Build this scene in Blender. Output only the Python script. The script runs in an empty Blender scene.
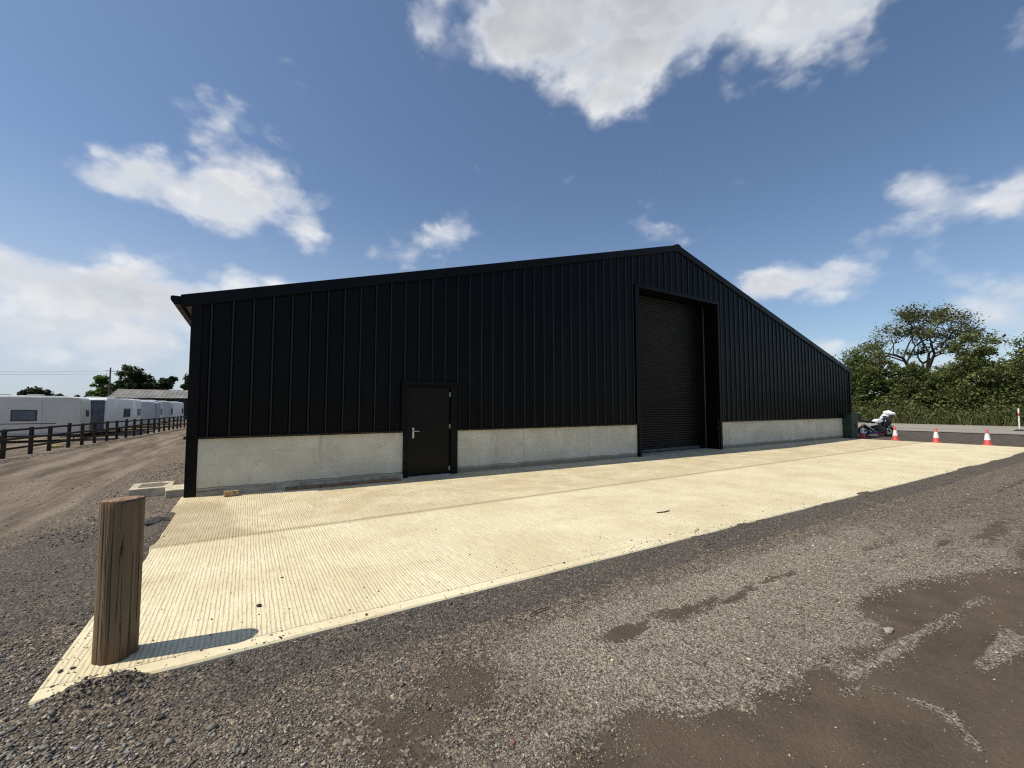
import bpy, bmesh, math, random
import numpy as np
from mathutils import Vector, Matrix

random.seed(7)
R = math.radians
sc = bpy.context.scene
col = sc.collection

# ------------------------------------------------------------------ node helpers
class NT:
    def __init__(s, tree): s.t = tree; s.n = tree.nodes; s.l = tree.links
    def new(s, typ, **kw):
        n = s.n.new(typ)
        for k, v in kw.items(): setattr(n, k, v)
        return n
    def put(s, sock, v):
        if v is None: return
        if isinstance(v, bpy.types.NodeSocket): s.l.new(v, sock)
        else:
            try: sock.default_value = v
            except Exception: sock.default_value = (*v, 1.0)
    def m(s, op, a, b=None, c=None, clamp=False):
        n = s.new('ShaderNodeMath', operation=op); n.use_clamp = clamp
        s.put(n.inputs[0], a); s.put(n.inputs[1], b); s.put(n.inputs[2], c)
        return n.outputs[0]
    def vm(s, op, a, b=None):
        n = s.new('ShaderNodeVectorMath', operation=op)
        s.put(n.inputs[0], a); s.put(n.inputs[1], b)
        return n.outputs[0]
    def mix(s, f, a, b, blend='MIX'):
        n = s.new('ShaderNodeMix', data_type='RGBA', blend_type=blend); n.clamp_factor = True
        s.put(n.inputs[0], f); s.put(n.inputs[6], a); s.put(n.inputs[7], b)
        return n.outputs[2]
    def sstep(s, v, lo, hi, a=0.0, b=1.0):
        n = s.new('ShaderNodeMapRange', interpolation_type='SMOOTHSTEP')
        s.put(n.inputs[0], v); s.put(n.inputs[1], lo); s.put(n.inputs[2], hi); s.put(n.inputs[3], a); s.put(n.inputs[4], b)
        return n.outputs[0]
    def noise(s, vec, scale, detail=4, rough=.55, dist=0.0, color=False):
        n = s.new('ShaderNodeTexNoise'); s.put(n.inputs['Vector'], vec)
        n.inputs['Scale'].default_value = scale; n.inputs['Detail'].default_value = detail
        n.inputs['Roughness'].default_value = rough; n.inputs['Distortion'].default_value = dist
        return n.outputs['Color'] if color else n.outputs['Fac']
    def voro(s, vec, scale, feature='F1', out='Distance', rand=1.0):
        n = s.new('ShaderNodeTexVoronoi', feature=feature); s.put(n.inputs['Vector'], vec)
        n.inputs['Scale'].default_value = scale; n.inputs['Randomness'].default_value = rand
        return n.outputs[out]
    def ramp(s, f, stops):
        n = s.new('ShaderNodeValToRGB'); s.put(n.inputs[0], f)
        e = n.color_ramp.elements
        while len(e) > 1: e.remove(e[-1])
        for i, (p, c) in enumerate(stops):
            el = e[0] if i == 0 else e.new(p)
            el.position = p; el.color = (*c, 1) if len(c) == 3 else c
        return n.outputs[0]
    def scalev(s, vec, sx, sy, sz): return s.vm('MULTIPLY', vec, (sx, sy, sz))
    def sep(s, vec):
        n = s.new('ShaderNodeSeparateXYZ'); s.put(n.inputs[0], vec); return n.outputs
    def bump(s, h, strength=.5, dist=.01):
        n = s.new('ShaderNodeBump'); n.inputs['Strength'].default_value = strength
        n.inputs['Distance'].default_value = dist; s.put(n.inputs['Height'], h); return n.outputs[0]

def material(name):
    m = bpy.data.materials.new(name); m.use_nodes = True
    t = NT(m.node_tree); b = m.node_tree.nodes['Principled BSDF']
    return m, t, b
def coords(t, kind='Object'):
    return t.new('ShaderNodeTexCoord').outputs[kind]

def paint(name, c, rough=.5, metal=0.0, var=.15, scale=6.0, bumpy=0.0, spec=None, grime=None):
    """painted / moulded surface with slight blotchy tone and roughness variation"""
    m, t, b = material(name); v = coords(t)
    n = t.noise(v, scale, 5, .6)
    lo = tuple(x * (1 - var) for x in c); hi = tuple(min(1, x * (1 + var)) for x in c)
    cc = t.mix(t.sstep(n, .3, .7), lo, hi)
    if grime:
        g = t.sstep(t.noise(t.scalev(v, 1, 1, .25), scale * 1.7, 6, .65), .52, .78)
        cc = t.mix(t.m('MULTIPLY', g, grime[1]), cc, grime[0])
    t.put(b.inputs['Base Color'], cc)
    t.put(b.inputs['Roughness'], t.sstep(t.noise(v, scale * 2.3, 4), .2, .8, max(.02, rough - .07), min(1, rough + .1)))
    b.inputs['Metallic'].default_value = metal
    if spec is not None: b.inputs['Specular IOR Level'].default_value = spec
    if bumpy: t.put(b.inputs['Normal'], t.bump(t.noise(v, scale * 8, 4), .4, bumpy))
    return m

M = {}
M['black_metal'] = paint('black_coated_steel', (.0030, .0032, .0038), .36, 0, .25, 1.3, spec=.13)
M['black_trim'] = paint('black_flashing', (.0030, .0030, .0032), .40, 0, .2, 2, spec=.13)
M['black_door'] = paint('black_door_paint', (.0055, .0050, .0044), .3, 0, .15, 3, spec=.15)
M['shutter'] = paint('black_shutter_paint', (.0050, .0047, .0044), .36, 0, .2, 2, spec=.16)
M['steel'] = paint('brushed_steel', (.55, .55, .54), .28, 1.0, .1, 20)
M['galv'] = paint('galvanised_steel', (.36, .37, .38), .45, .7, .2, 9)
M['guide_grey'] = paint('dull_grey_guide', (.07, .07, .07), .5, 0, .2, 4)
M['soffit'] = paint('roof_liner', (.5, .48, .44), .6, 0, .1, 4)
M['rubber'] = paint('black_rubber', (.018, .018, .019), .75, 0, .2, 9)
M['dark_plastic'] = paint('dark_plastic', (.02, .02, .022), .5, 0, .2, 9)
M['cara_white'] = paint('caravan_white', (.82, .80, .75), .4, 0, .06, 1.2, grime=((.5, .48, .43), .45))
M['cara_cream'] = paint('caravan_cream', (.66, .63, .56), .4, 0, .06, 1.2, grime=((.42, .40, .35), .45))
M['cara_silver'] = paint('caravan_silver', (.50, .51, .52), .35, 0, .06, 1.2, grime=((.32, .32, .30), .45))
M['cara_grey'] = paint('caravan_grey_panel', (.42, .43, .44), .4, 0, .08, 1.5)
M['cara_roof'] = paint('caravan_roof', (.78, .78, .76), .45, 0, .06, 1.5)
M['cover_blue'] = paint('blue_grey_cover', (.085, .10, .125), .75, 0, .3, 2.4, bumpy=.01)
M['cara_glass'] = paint('caravan_window', (.10, .12, .16), .12, 0, .15, 2)
M['cara_frame'] = paint('caravan_window_frame', (.025, .026, .03), .4, 0, .1, 5)
M['cone_red'] = paint('cone_red', (.52, .07, .055), .55, 0, .18, 12, grime=((.15, .06, .05), .5))
M['cone_white'] = paint('cone_sleeve', (.75, .75, .74), .4, 0, .08, 12, grime=((.4, .4, .38), .5))
M['bin_green'] = paint('dark_green_paint', (.008, .034, .022), .4, 0, .2, 3)
M['bike_white'] = paint('white_fairing', (.8, .8, .8), .25, 0, .04, 6)
M['bike_blue'] = paint('blue_fairing', (.05, .1, .32), .3, 0, .1, 6)
M['bike_red'] = paint('red_stripe', (.5, .04, .04), .3, 0, .1, 6)
M['bike_black'] = paint('black_fairing', (.012, .012, .014), .22, 0, .15, 6)
M['shirt'] = paint('white_cotton', (.8, .8, .8), .9, 0, .05, 14, bumpy=.004)
M['trousers'] = paint('dark_trousers', (.02, .022, .03), .9, 0, .2, 12)
M['skin'] = paint('skin', (.42, .24, .17), .55, 0, .08, 20)
M['hair'] = paint('dark_hair', (.03, .02, .014), .6, 0, .3, 40)
M['asbestos'] = paint('grey_sheet_roof', (.19, .18, .165), .9, 0, .3, .7, bumpy=.01, grime=((.09, .085, .07), .7))
M['barn_dark'] = paint('dark_barn_wall', (.014, .014, .015), .8, 0, .3, 1)
M['wire'] = paint('black_wire', (.03, .03, .03), .7)
M['yellow_scrap'] = paint('yellow_plastic', (.55, .42, .12), .6, 0, .2, 12)

def wood(name, base, dark, light, sx=26, sz=1.3, red=None):
    m, t, b = material(name); v = coords(t)
    g = t.noise(t.scalev(v, sx, sx, sz), 1.0, 7, .62, .6)
    c = t.ramp(g, [(.22, dark), (.45, base), (.62, base), (.82, light)])
    fine = t.noise(t.scalev(v, sx * 5, sx * 5, sz * 2.2), 1.0, 5, .6)
    c = t.mix(t.m('MULTIPLY', t.sstep(fine, .52, .7), .75), c, dark)
    ck = t.noise(t.scalev(v, sx * 1.4, sx * 1.4, sz * .45), 1.0, 3, .5, .2)
    crack = t.sstep(t.m('ABSOLUTE', t.m('SUBTRACT', ck, .5)), .0, .022, 1, 0)
    c = t.mix(t.m('MULTIPLY', crack, .85), c, tuple(x * .25 for x in dark))
    if red:
        z = t.sep(v)[2]
        w = t.m('MAXIMUM', t.sstep(t.m('ADD', z, t.m('MULTIPLY', g, .22)), .12, .30, .9, 0), t.sstep(t.m('ADD', z, t.m('MULTIPLY', g, .05)), 1.005, 1.035, 0, .8))
        c = t.mix(w, c, red)
    t.put(b.inputs['Base Color'], c); b.inputs['Roughness'].default_value = .85
    b.inputs['Specular IOR Level'].default_value = .25
    h = t.m('SUBTRACT', t.m('ADD', g, t.m('MULTIPLY', fine, .4)), t.m('MULTIPLY', crack, .9))
    t.put(b.inputs['Normal'], t.bump(h, .9, .006))
    return m
M['post_wood'] = wood('weathered_post_wood', (.215, .15, .085), (.055, .038, .024), (.50, .39, .24), 22, .8, red=(.135, .08, .045))
M['post_end'] = wood('post_end_grain', (.32, .205, .13), (.15, .09, .058), (.42, .29, .19), 20, 20)
M['fence_wood'] = wood('dark_fence_wood', (.045, .036, .028), (.015, .012, .010), (.09, .075, .06), 9, .8)
M['plank_wood'] = wood('plank_wood', (.24, .16, .09), (.1, .065, .04), (.34, .25, .15), 3, 20)
M['pole_wood'] = wood('pole_wood', (.16, .12, .09), (.06, .05, .04), (.24, .2, .16), 8, .5)

def concrete_panel_mat():
    m, t, b = material('cast_concrete_panel'); v = coords(t); z = t.sep(v)[2]
    n = t.noise(v, 1.6, 6, .6)
    c = t.mix(t.sstep(n, .35, .7), (.53, .50, .40), (.65, .62, .51))
    st = t.sstep(t.noise(t.scalev(v, 6, 6, .7), 1.0, 6, .65), .55, .8)
    c = t.mix(t.m('MULTIPLY', st, .5), c, (.22, .20, .16))
    bl2 = t.sstep(t.noise(v, 4.5, 6, .7), .56, .70); c = t.mix(t.m('MULTIPLY', bl2, .35), c, (.27, .25, .21))
    lines = t.noise(t.scalev(v, .8, .8, 30), 1.0, 4, .6)
    c = t.mix(t.m('MULTIPLY', t.sstep(lines, .58, .72), .22), c, (.25, .24, .22))
    low = t.m('ADD', z, t.m('MULTIPLY', t.m('SUBTRACT', n, .5), .10))
    c = t.mix(t.sstep(low, .085, .15, .85, 0), c, (.20, .165, .115))
    edge = t.sstep(t.m('ABSOLUTE', t.m('SUBTRACT', low, .135)), 0, .014, .8, 0)
    c = t.mix(edge, c, (.05, .043, .033))
    spots = t.voro(v, 26, out='Distance')
    c = t.mix(t.sstep(spots, .05, .09, .6, 0), c, (.16, .15, .13))
    t.put(b.inputs['Base Color'], c); b.inputs['Roughness'].default_value = .82
    t.put(b.inputs['Normal'], t.bump(t.m('ADD', n, t.m('MULTIPLY', t.sstep(spots, .0, .12), .5)), .35, .006))
    return m
M['panel'] = concrete_panel_mat()
M['kicker'] = paint('stained_concrete', (.36, .31, .22), .9, 0, .3, 4, bumpy=.008, grime=((.17, .13, .08), .8))
M['pad_conc'] = paint('rough_concrete', (.46, .41, .30), .9, 0, .2, 5, bumpy=.008, grime=((.22, .19, .15), .7))

FX0, FY0, FK = -.975, 3.437, -.0165            # front edge of the apron: y = FY0 + FK*(x-FX0)
def apron_mat():
    m, t, b = material('ribbed_concrete'); v = coords(t); s = t.sep(v)
    wob = t.noise(t.scalev(v, .55, .55, 0), 1.0, 2)
    xw = t.m('ADD', s[0], t.m('MULTIPLY', t.m('SUBTRACT', wob, .5), .03))
    comb = t.new('ShaderNodeCombineXYZ'); t.put(comb.inputs[0], t.m('MULTIPLY', xw, 15.0)); t.put(comb.inputs[1], t.m('MULTIPLY', s[1], .28))
    n1 = t.noise(comb.outputs[0], 1.0, 3, .6)
    sw = t.m('SINE', t.m('MULTIPLY', t.m('ADD', xw, t.m('MULTIPLY', n1, .03)), 2 * math.pi / .031))
    comb2 = t.new('ShaderNodeCombineXYZ'); t.put(comb2.inputs[0], t.m('MULTIPLY', xw, 60)); t.put(comb2.inputs[1], t.m('MULTIPLY', s[1], 3.2))
    rag = t.noise(comb2.outputs[0], 1.0, 5, .65)
    g = t.m('ADD', t.m('MULTIPLY', sw, .5), t.m('MULTIPLY', t.m('SUBTRACT', rag, .5), 3.2))
    patch = t.noise(v, .55, 4, .6)
    groove = t.m('MULTIPLY', t.sstep(g, .05, -.75), t.sstep(patch, .25, .55, .5, 1))
    # smooth trowelled margin along the front
    yy = t.m('SUBTRACT', s[1], t.m('ADD', FY0, t.m('MULTIPLY', t.m('SUBTRACT', s[0], FX0), FK)))
    fadex = t.sstep(s[0], 1.5, 5.5)
    marg = t.m('MAXIMUM', t.sstep(yy, .125, .14, 0, 1), fadex)
    groove = t.m('MULTIPLY', groove, marg)
    n = t.noise(v, .9, 6, .62); nf = t.noise(v, 22, 6, .7)
    c = t.mix(t.sstep(n, .32, .68), (.70, .597, .375), (.81, .725, .495))
    c = t.mix(t.m('MULTIPLY', t.sstep(nf, .42, .68), .36), c, (.46, .385, .26))
    blot = t.sstep(t.noise(t.scalev(v, .5, 1.0, 1), 1.3, 6, .7), .54, .70)
    c = t.mix(t.m('MULTIPLY', blot, .30), c, (.43, .33, .19))
    # dirtier strip towards the wall and at the near left corner of the back bay
    back = t.m('MULTIPLY', t.sstep(s[1], 6.3, 6.6), t.sstep(t.noise(v, 1.6, 5, .65), .32, .62))
    c = t.mix(t.m('MULTIPLY', back, .38), c, (.45, .335, .19))
    wet = t.m('MULTIPLY', t.sstep(t.m('ADD', s[0], t.m('ADD', t.m('MULTIPLY', n, .7), t.m('MULTIPLY', s[1], .16))), 1.55, 1.35), t.m('MULTIPLY', t.sstep(s[1], 6.38, 6.46), t.sstep(s[1], 9.25, 8.75)))
    c = t.mix(t.m('MULTIPLY', wet, .42), c, (.30, .22, .12))
    jn = t.m('ADD', t.m('ABSOLUTE', t.m('SUBTRACT', s[1], 6.39)), t.m('MULTIPLY', nf, .05))
    c = t.mix(t.sstep(jn, .03, .16, .55, 0), c, (.36, .26, .14))
    c = t.mix(t.m('MULTIPLY', groove, t.sstep(s[1], 6.2, 6.5, .30, .42)), c, (.30, .23, .14))
    ln = t.m('MULTIPLY', t.sstep(t.m('ABSOLUTE', t.m('SUBTRACT', yy, .132)), .0, .009, .75, 0), t.m('SUBTRACT', 1.0, fadex))
    c = t.mix(ln, c, (.2, .16, .1))
    sp = t.voro(v, 7.5); 
    c = t.mix(t.sstep(sp, .03, .05, .8, 0), c, (.1, .085, .07))
    t.put(b.inputs['Base Color'], c); b.inputs['Roughness'].default_value = .9
    b.inputs['Specular IOR Level'].default_value = .2
    h = t.m('ADD', t.m('MULTIPLY', groove, -1.0), t.m('MULTIPLY', nf, .35))
    t.put(b.inputs['Normal'], t.bump(h, .6, .010))
    return m
M['apron'] = apron_mat()

def attr(t, name):
    n = t.new('ShaderNodeAttribute'); n.attribute_name = name; return n
def ground_mat():
    m, t, b = material('yard_planings'); v = coords(t)
    a = t.sep(attr(t, 'mask_a').outputs['Color']); a2 = t.sep(attr(t, 'mask_b').outputs['Color'])
    big = t.noise(v, .45, 6, .62); med = t.noise(v, 3.2, 7, .68); fine = t.noise(v, 30, 6, .7); vf = t.noise(v, 120, 4, .7)
    cell = t.voro(v, 48, out='Color'); cd = t.voro(v, 48, out='Distance')
    cell2 = t.voro(v, 105, out='Color')
    cv = t.sep(cell)[0]; cv2 = t.sep(cell2)[1]
    st = t.ramp(cv, [(.0, (.022, .021, .021)), (.45, (.075, .07, .066)), (.75, (.15, .14, .125)), (.93, (.29, .26, .215)), (1, (.52, .47, .40))])
    st2 = t.ramp(cv2, [(.0, (.02, .019, .019)), (.5, (.075, .07, .064)), (.85, (.19, .17, .145)), (1, (.46, .41, .33))])
    c = t.mix(.55, st, st2); c = t.mix(1.0, c, (1.5, 1.32, 1.10), 'MULTIPLY')
    c = t.mix(t.m('MULTIPLY', t.sstep(med, .4, .66), .45), c, (.115, .098, .078))
    def soft(mask, nz, amp, lo=.42, hi=.58):
        return t.sstep(t.m('ADD', mask, t.m('MULTIPLY', t.m('SUBTRACT', nz, .5), amp)), lo, hi)
    brk = t.m('ADD', t.m('MULTIPLY', med, .6), t.m('MULTIPLY', fine, .4))
    pale = soft(a2[0], brk, 2.2, .30, .72)
    c = t.mix(t.m('MULTIPLY', pale, .74), c, t.mix(t.sstep(cv2, .1, .95), (.13, .11, .085), (.50, .43, .33)))
    fresh = soft(a[2], brk, 1.5, .35, .65)
    c = t.mix(t.m('MULTIPLY', fresh, .5), c, t.mix(cv2, (.030, .028, .028), (.115, .108, .103)))
    dust = soft(a[1], brk, .9, .35, .65)
    dc = t.mix(t.sstep(t.noise(t.scalev(v, 1.6, .22, 1), 1.0, 6, .65), .34, .66), (.10, .076, .051), (.28, .228, .162))
    dc = t.mix(t.m('MULTIPLY', t.sstep(fine, .5, .7), .5), dc, (.10, .085, .07))
    c = t.mix(t.m('MULTIPLY', dust, .9), c, dc)
    mud = soft(a[0], t.m('ADD', t.m('MULTIPLY', med, .6), t.m('MULTIPLY', fine, .4)), 2.1, .43, .57)
    mc = t.mix(t.sstep(t.noise(v, 1.7, 6, .6), .3, .7), (.062, .046, .030), (.102, .077, .050))
    mc = t.mix(t.m('MULTIPLY', t.sstep(vf, .5, .75), .5), mc, (.12, .095, .07))
    c = t.mix(t.m('MULTIPLY', mud, .95), c, mc)
    grass = soft(a2[1], big, .6)
    c = t.mix(grass, c, t.mix(med, (.035, .05, .016), (.10, .105, .04)))
    dk = a2[2]
    c = t.mix(t.m('MULTIPLY', dk, .8), c, t.mix(t.sstep(med, .35, .65), (.048, .040, .033), (.125, .105, .085)))
    t.put(b.inputs['Base Color'], c); b.inputs['Roughness'].default_value = .92
    b.inputs['Specular IOR Level'].default_value = .2
    h = t.m('ADD', t.m('MULTIPLY', t.sstep(cd, .55, .0), .7), t.m('ADD', t.m('MULTIPLY', fine, .8), t.m('MULTIPLY', vf, .3)))
    h = t.m('MULTIPLY', h, t.m('SUBTRACT', 1.0, t.m('MULTIPLY', mud, .72)))
    t.put(b.inputs['Normal'], t.bump(h, .9, .018))
    return m
M['ground'] = ground_mat()

def road_mat():
    m, t, b = material('worn_tarmac'); v = coords(t)
    n = t.noise(t.scalev(v, .5, .12, 1), 1.0, 6, .65)
    c = t.mix(t.sstep(n, .3, .7), (.26, .23, .185), (.40, .36, .29))
    c = t.mix(t.m('MULTIPLY', t.noise(v, 60, 4), .4), c, (.1, .1, .095))
    t.put(b.inputs['Base Color'], c); b.inputs['Roughness'].default_value = .9
    return m
M['road'] = road_mat()

def stone_mat():
    m, t, b = material('crushed_stone'); v = coords(t)
    a = attr(t, 'tone').outputs['Color']
    c = t.mix(t.m('MULTIPLY', t.noise(v, 70, 4, .7), .5), a, (.05, .045, .04))
    t.put(b.inputs['Base Color'], c); b.inputs['Roughness'].default_value = .85
    b.inputs['Specular IOR Level'].default_value = .3
    return m
M['stone'] = stone_mat()

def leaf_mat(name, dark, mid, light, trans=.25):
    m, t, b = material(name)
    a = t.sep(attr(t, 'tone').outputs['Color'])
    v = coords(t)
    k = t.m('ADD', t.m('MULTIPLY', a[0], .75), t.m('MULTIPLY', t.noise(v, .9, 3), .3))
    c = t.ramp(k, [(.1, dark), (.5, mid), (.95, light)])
    out = m.node_tree.nodes['Material Output']
    t.put(b.inputs['Base Color'], c); b.inputs['Roughness'].default_value = .6
    b.inputs['Specular IOR Level'].default_value = .25
    tr = t.new('ShaderNodeBsdfTranslucent'); t.put(tr.inputs[0], t.mix(.4, c, light))
    mx = t.new('ShaderNodeMixShader'); mx.inputs[0].default_value = trans
    t.l.new(b.outputs[0], mx.inputs[1]); t.l.new(tr.outputs[0], mx.inputs[2]); t.l.new(mx.outputs[0], out.inputs[0])
    return m
M['leaf_dark'] = leaf_mat('dark_foliage', (.008, .014, .006), (.022, .036, .012), (.05, .07, .022), .15)
M['leaf_mid'] = leaf_mat('hedge_foliage', (.028, .042, .011), (.095, .122, .034), (.21, .23, .075))
M['leaf_pale'] = leaf_mat('pale_foliage', (.03, .05, .012), (.075, .10, .028), (.16, .18, .06))
M['leaf_olive'] = leaf_mat('olive_foliage', (.05, .056, .02), (.11, .12, .044), (.20, .20, .08))
M['leaf_bright'] = leaf_mat('bright_foliage', (.04, .07, .015), (.10, .16, .035), (.2, .27, .07), .35)
M['weed'] = leaf_mat('weed_foliage', (.042, .055, .016), (.105, .13, .04), (.23, .225, .09))
M['bark'] = paint('bark', (.055, .045, .035), .9, 0, .3, 3, bumpy=.02)

# ------------------------------------------------------------------ mesh helpers
class MB:
    def __init__(s): s.v = []; s.f = []
    def add(s, vs, fs):
        o = len(s.v); s.v += [tuple(p) for p in vs]; s.f += [tuple(i + o for i in f) for f in fs]; return s
    def box(s, x0, x1, y0, y1, z0, z1):
        vs = [(x0, y0, z0), (x1, y0, z0), (x1, y1, z0), (x0, y1, z0), (x0, y0, z1), (x1, y0, z1), (x1, y1, z1), (x0, y1, z1)]
        return s.add(vs, [(0, 3, 2, 1), (4, 5, 6, 7), (0, 1, 5, 4), (1, 2, 6, 5), (2, 3, 7, 6), (3, 0, 4, 7)])
    def cbox(s, c, d, rz=0.0, ch=0.0):
        x, y, z = (k / 2 for k in d); mt = Matrix.Rotation(rz, 3, 'Z')
        ring = [(-x + ch, -y), (x - ch, -y), (x, -y + ch), (x, y - ch), (x - ch, y), (-x + ch, y), (-x, y - ch), (-x, -y + ch)] if ch else [(-x, -y), (x, -y), (x, y), (-x, y)]
        return s.prism([(p[0], p[1]) for p in ring], -z, z, lambda a, b, h: tuple(Vector(c) + mt @ Vector((a, b, h))))
    def prism(s, prof, h0, h1, place):
        n = len(prof)
        vs = [place(a, b, h0) for a, b in prof] + [place(a, b, h1) for a, b in prof]
        fs = [tuple(range(n))[::-1], tuple(range(n, 2 * n))] + [(i, (i + 1) % n, n + (i + 1) % n, n + i) for i in range(n)]
        return s.add(vs, fs)
    def tube(s, pts, rad, seg=8, cap=True):
        pts = [Vector(p) for p in pts]; n = len(pts)
        rad = [rad] * n if not hasattr(rad, '__len__') else rad
        vs = []; fs = []
        for i, p in enumerate(pts):
            d = (pts[min(i + 1, n - 1)] - pts[max(i - 1, 0)]).normalized()
            u = d.orthogonal().normalized() if abs(d.z) > .95 else d.cross(Vector((0, 0, 1))).normalized()
            w = d.cross(u)
            for k in range(seg):
                a = 2 * math.pi * k / seg
                vs.append(p + (u * math.cos(a) + w * math.sin(a)) * rad[i])
        for i in range(n - 1):
            for k in range(seg):
                a = i * seg + k; b2 = i * seg + (k + 1) % seg
                fs.append((a, b2, b2 + seg, a + seg))
        if cap: fs += [tuple(range(seg))[::-1], tuple(range((n - 1) * seg, n * seg))]
        return s.add(vs, fs)
    def lathe(s, prof, seg=24, c=(0, 0, 0), axis='Z'):
        vs = []; fs = []
        for r, z in prof:
            for k in range(seg):
                a = 2 * math.pi * k / seg; p = (r * math.cos(a), r * math.sin(a), z)
                if axis == 'Y': p = (p[0], p[2], p[1])
                vs.append((p[0] + c[0], p[1] + c[1], p[2] + c[2]))
        for i in range(len(prof) - 1):
            for k in range(seg):
                a = i * seg + k; b2 = i * seg + (k + 1) % seg
                fs.append((a, b2, b2 + seg, a + seg))
        return s.add(vs, fs)
    def build(s, name, mat, parent=None, smooth=False, bevel=0.0, bseg=2):
        me = bpy.data.meshes.new(name); me.from_pydata(s.v, [], s.f); me.validate()
        bm = bmesh.new(); bm.from_mesh(me); bmesh.ops.recalc_face_normals(bm, faces=bm.faces)
        if bevel:
            es = [e for e in bm.edges if len(e.link_faces) == 2 and e.calc_face_angle(0) > .6]
            bmesh.ops.bevel(bm, geom=es, offset=bevel, segments=bseg, affect='EDGES', profile=.6, clamp_overlap=True)
        for f in bm.faces: f.smooth = smooth
        bm.to_mesh(me); bm.free()
        me.materials.append(mat)
        if smooth and hasattr(me, 'set_sharp_from_angle'): me.set_sharp_from_angle(angle=R(38))
        o = bpy.data.objects.new(name, me); col.objects.link(o)
        if parent: o.parent = parent
        return o

def np_mesh(name, verts, faces, mat, parent=None, tone=None, smooth=False):
    """verts (N,3), faces (F,k) -> object; tone (N,) or (N,3) stored as a colour attribute"""
    me = bpy.data.meshes.new(name); k = faces.shape[1]
    me.vertices.add(len(verts)); me.vertices.foreach_set('co', verts.astype(np.float32).ravel())
    me.loops.add(faces.size); me.loops.foreach_set('vertex_index', faces.astype(np.int32).ravel())
    me.polygons.add(len(faces)); me.polygons.foreach_set('loop_start', np.arange(0, faces.size, k, dtype=np.int32))
    me.update(calc_edges=True)
    if smooth: me.polygons.foreach_set('use_smooth', np.ones(len(faces), bool))
    if tone is not None:
        tone = tone if tone.ndim == 2 else np.repeat(tone[:, None], 3, 1)
        set_attr(me, 'tone', tone)
    me.materials.append(mat)
    o = bpy.data.objects.new(name, me); col.objects.link(o)
    if parent: o.parent = parent
    return o
def set_attr(me, name, rgb):
    a = me.attributes.new(name, 'FLOAT_COLOR', 'POINT')
    a.data.foreach_set('color', np.concatenate([rgb, np.ones((len(rgb), 1))], 1).astype(np.float32).ravel())

def tag(o, label=None, cat=None, group=None, kind=None):
    if label: o['label'] = label
    if cat: o['category'] = cat
    if group: o['group'] = group
    if kind: o['kind'] = kind
    return o
def empty(name, loc, rz=0.0):
    o = bpy.data.objects.new(name, None); o.location = loc; o.rotation_euler = (0, 0, rz); o.empty_display_size = .3
    col.objects.link(o); return o
def copy_tree(o, parent=None):
    c = o.copy(); col.objects.link(c)
    if parent: c.parent = parent
    for ch in list(o.children): copy_tree(ch, c)
    return c

# numpy value noise
def vnoise(x, y, scale, seed, octs=4, gain=.5):
    out = np.zeros_like(x); amp = 1.0; tot = 0.0
    for o in range(octs):
        g = np.random.RandomState(seed + o).rand(256, 256)
        u = x * scale * 2 ** o + 37.3 * o; w = y * scale * 2 ** o + 11.7 * o
        i = np.floor(u).astype(int); j = np.floor(w).astype(int); fu = u - i; fv = w - j
        fu = fu * fu * (3 - 2 * fu); fv = fv * fv * (3 - 2 * fv)
        i0 = i % 256; i1 = (i + 1) % 256; j0 = j % 256; j1 = (j + 1) % 256
        out += amp * ((g[i0, j0] * (1 - fu) + g[i1, j0] * fu) * (1 - fv) + (g[i0, j1] * (1 - fu) + g[i1, j1] * fu) * fv)
        tot += amp; amp *= gain
    return out / tot
def sst(x, a, b):
    t = np.clip((x - a) / (b - a), 0, 1); return t * t * (3 - 2 * t)
def seg_dist(x, y, pts):
    d = np.full(x.shape, 1e9)
    for (ax, ay), (bx, by) in zip(pts[:-1], pts[1:]):
        vx, vy = bx - ax, by - ay; L = vx * vx + vy * vy
        t = np.clip(((x - ax) * vx + (y - ay) * vy) / L, 0, 1)
        d = np.minimum(d, np.hypot(x - ax - t * vx, y - ay - t * vy))
    return d
def poly_sd(x, y, pts):
    """signed distance, positive inside"""
    inside = np.zeros(x.shape, bool); n = len(pts)
    for i in range(n):
        (ax, ay), (bx, by) = pts[i], pts[(i + 1) % n]
        c = ((ay > y) != (by > y)) & (x < (bx - ax) * (y - ay) / (by - ay + 1e-12) + ax)
        inside ^= c
    d = seg_dist(x, y, list(pts) + [pts[0]])
    return np.where(inside, d, -d)

# ------------------------------------------------------------------ camera
F_PX, PITCH, YAW, EYE = 419.4, R(3.173), R(57.896), 1.62
cam_d = bpy.data.cameras.new('camera'); cam = bpy.data.objects.new('camera', cam_d); col.objects.link(cam)
cam_d.sensor_width = 36.0; cam_d.lens = F_PX / 1024 * 36.0; cam_d.clip_start = .05; cam_d.clip_end = 6000
cam.location = (0, 0, EYE)
cam.rotation_euler = (math.pi / 2 + PITCH, 0, YAW - math.pi / 2)
sc.camera = cam

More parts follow.
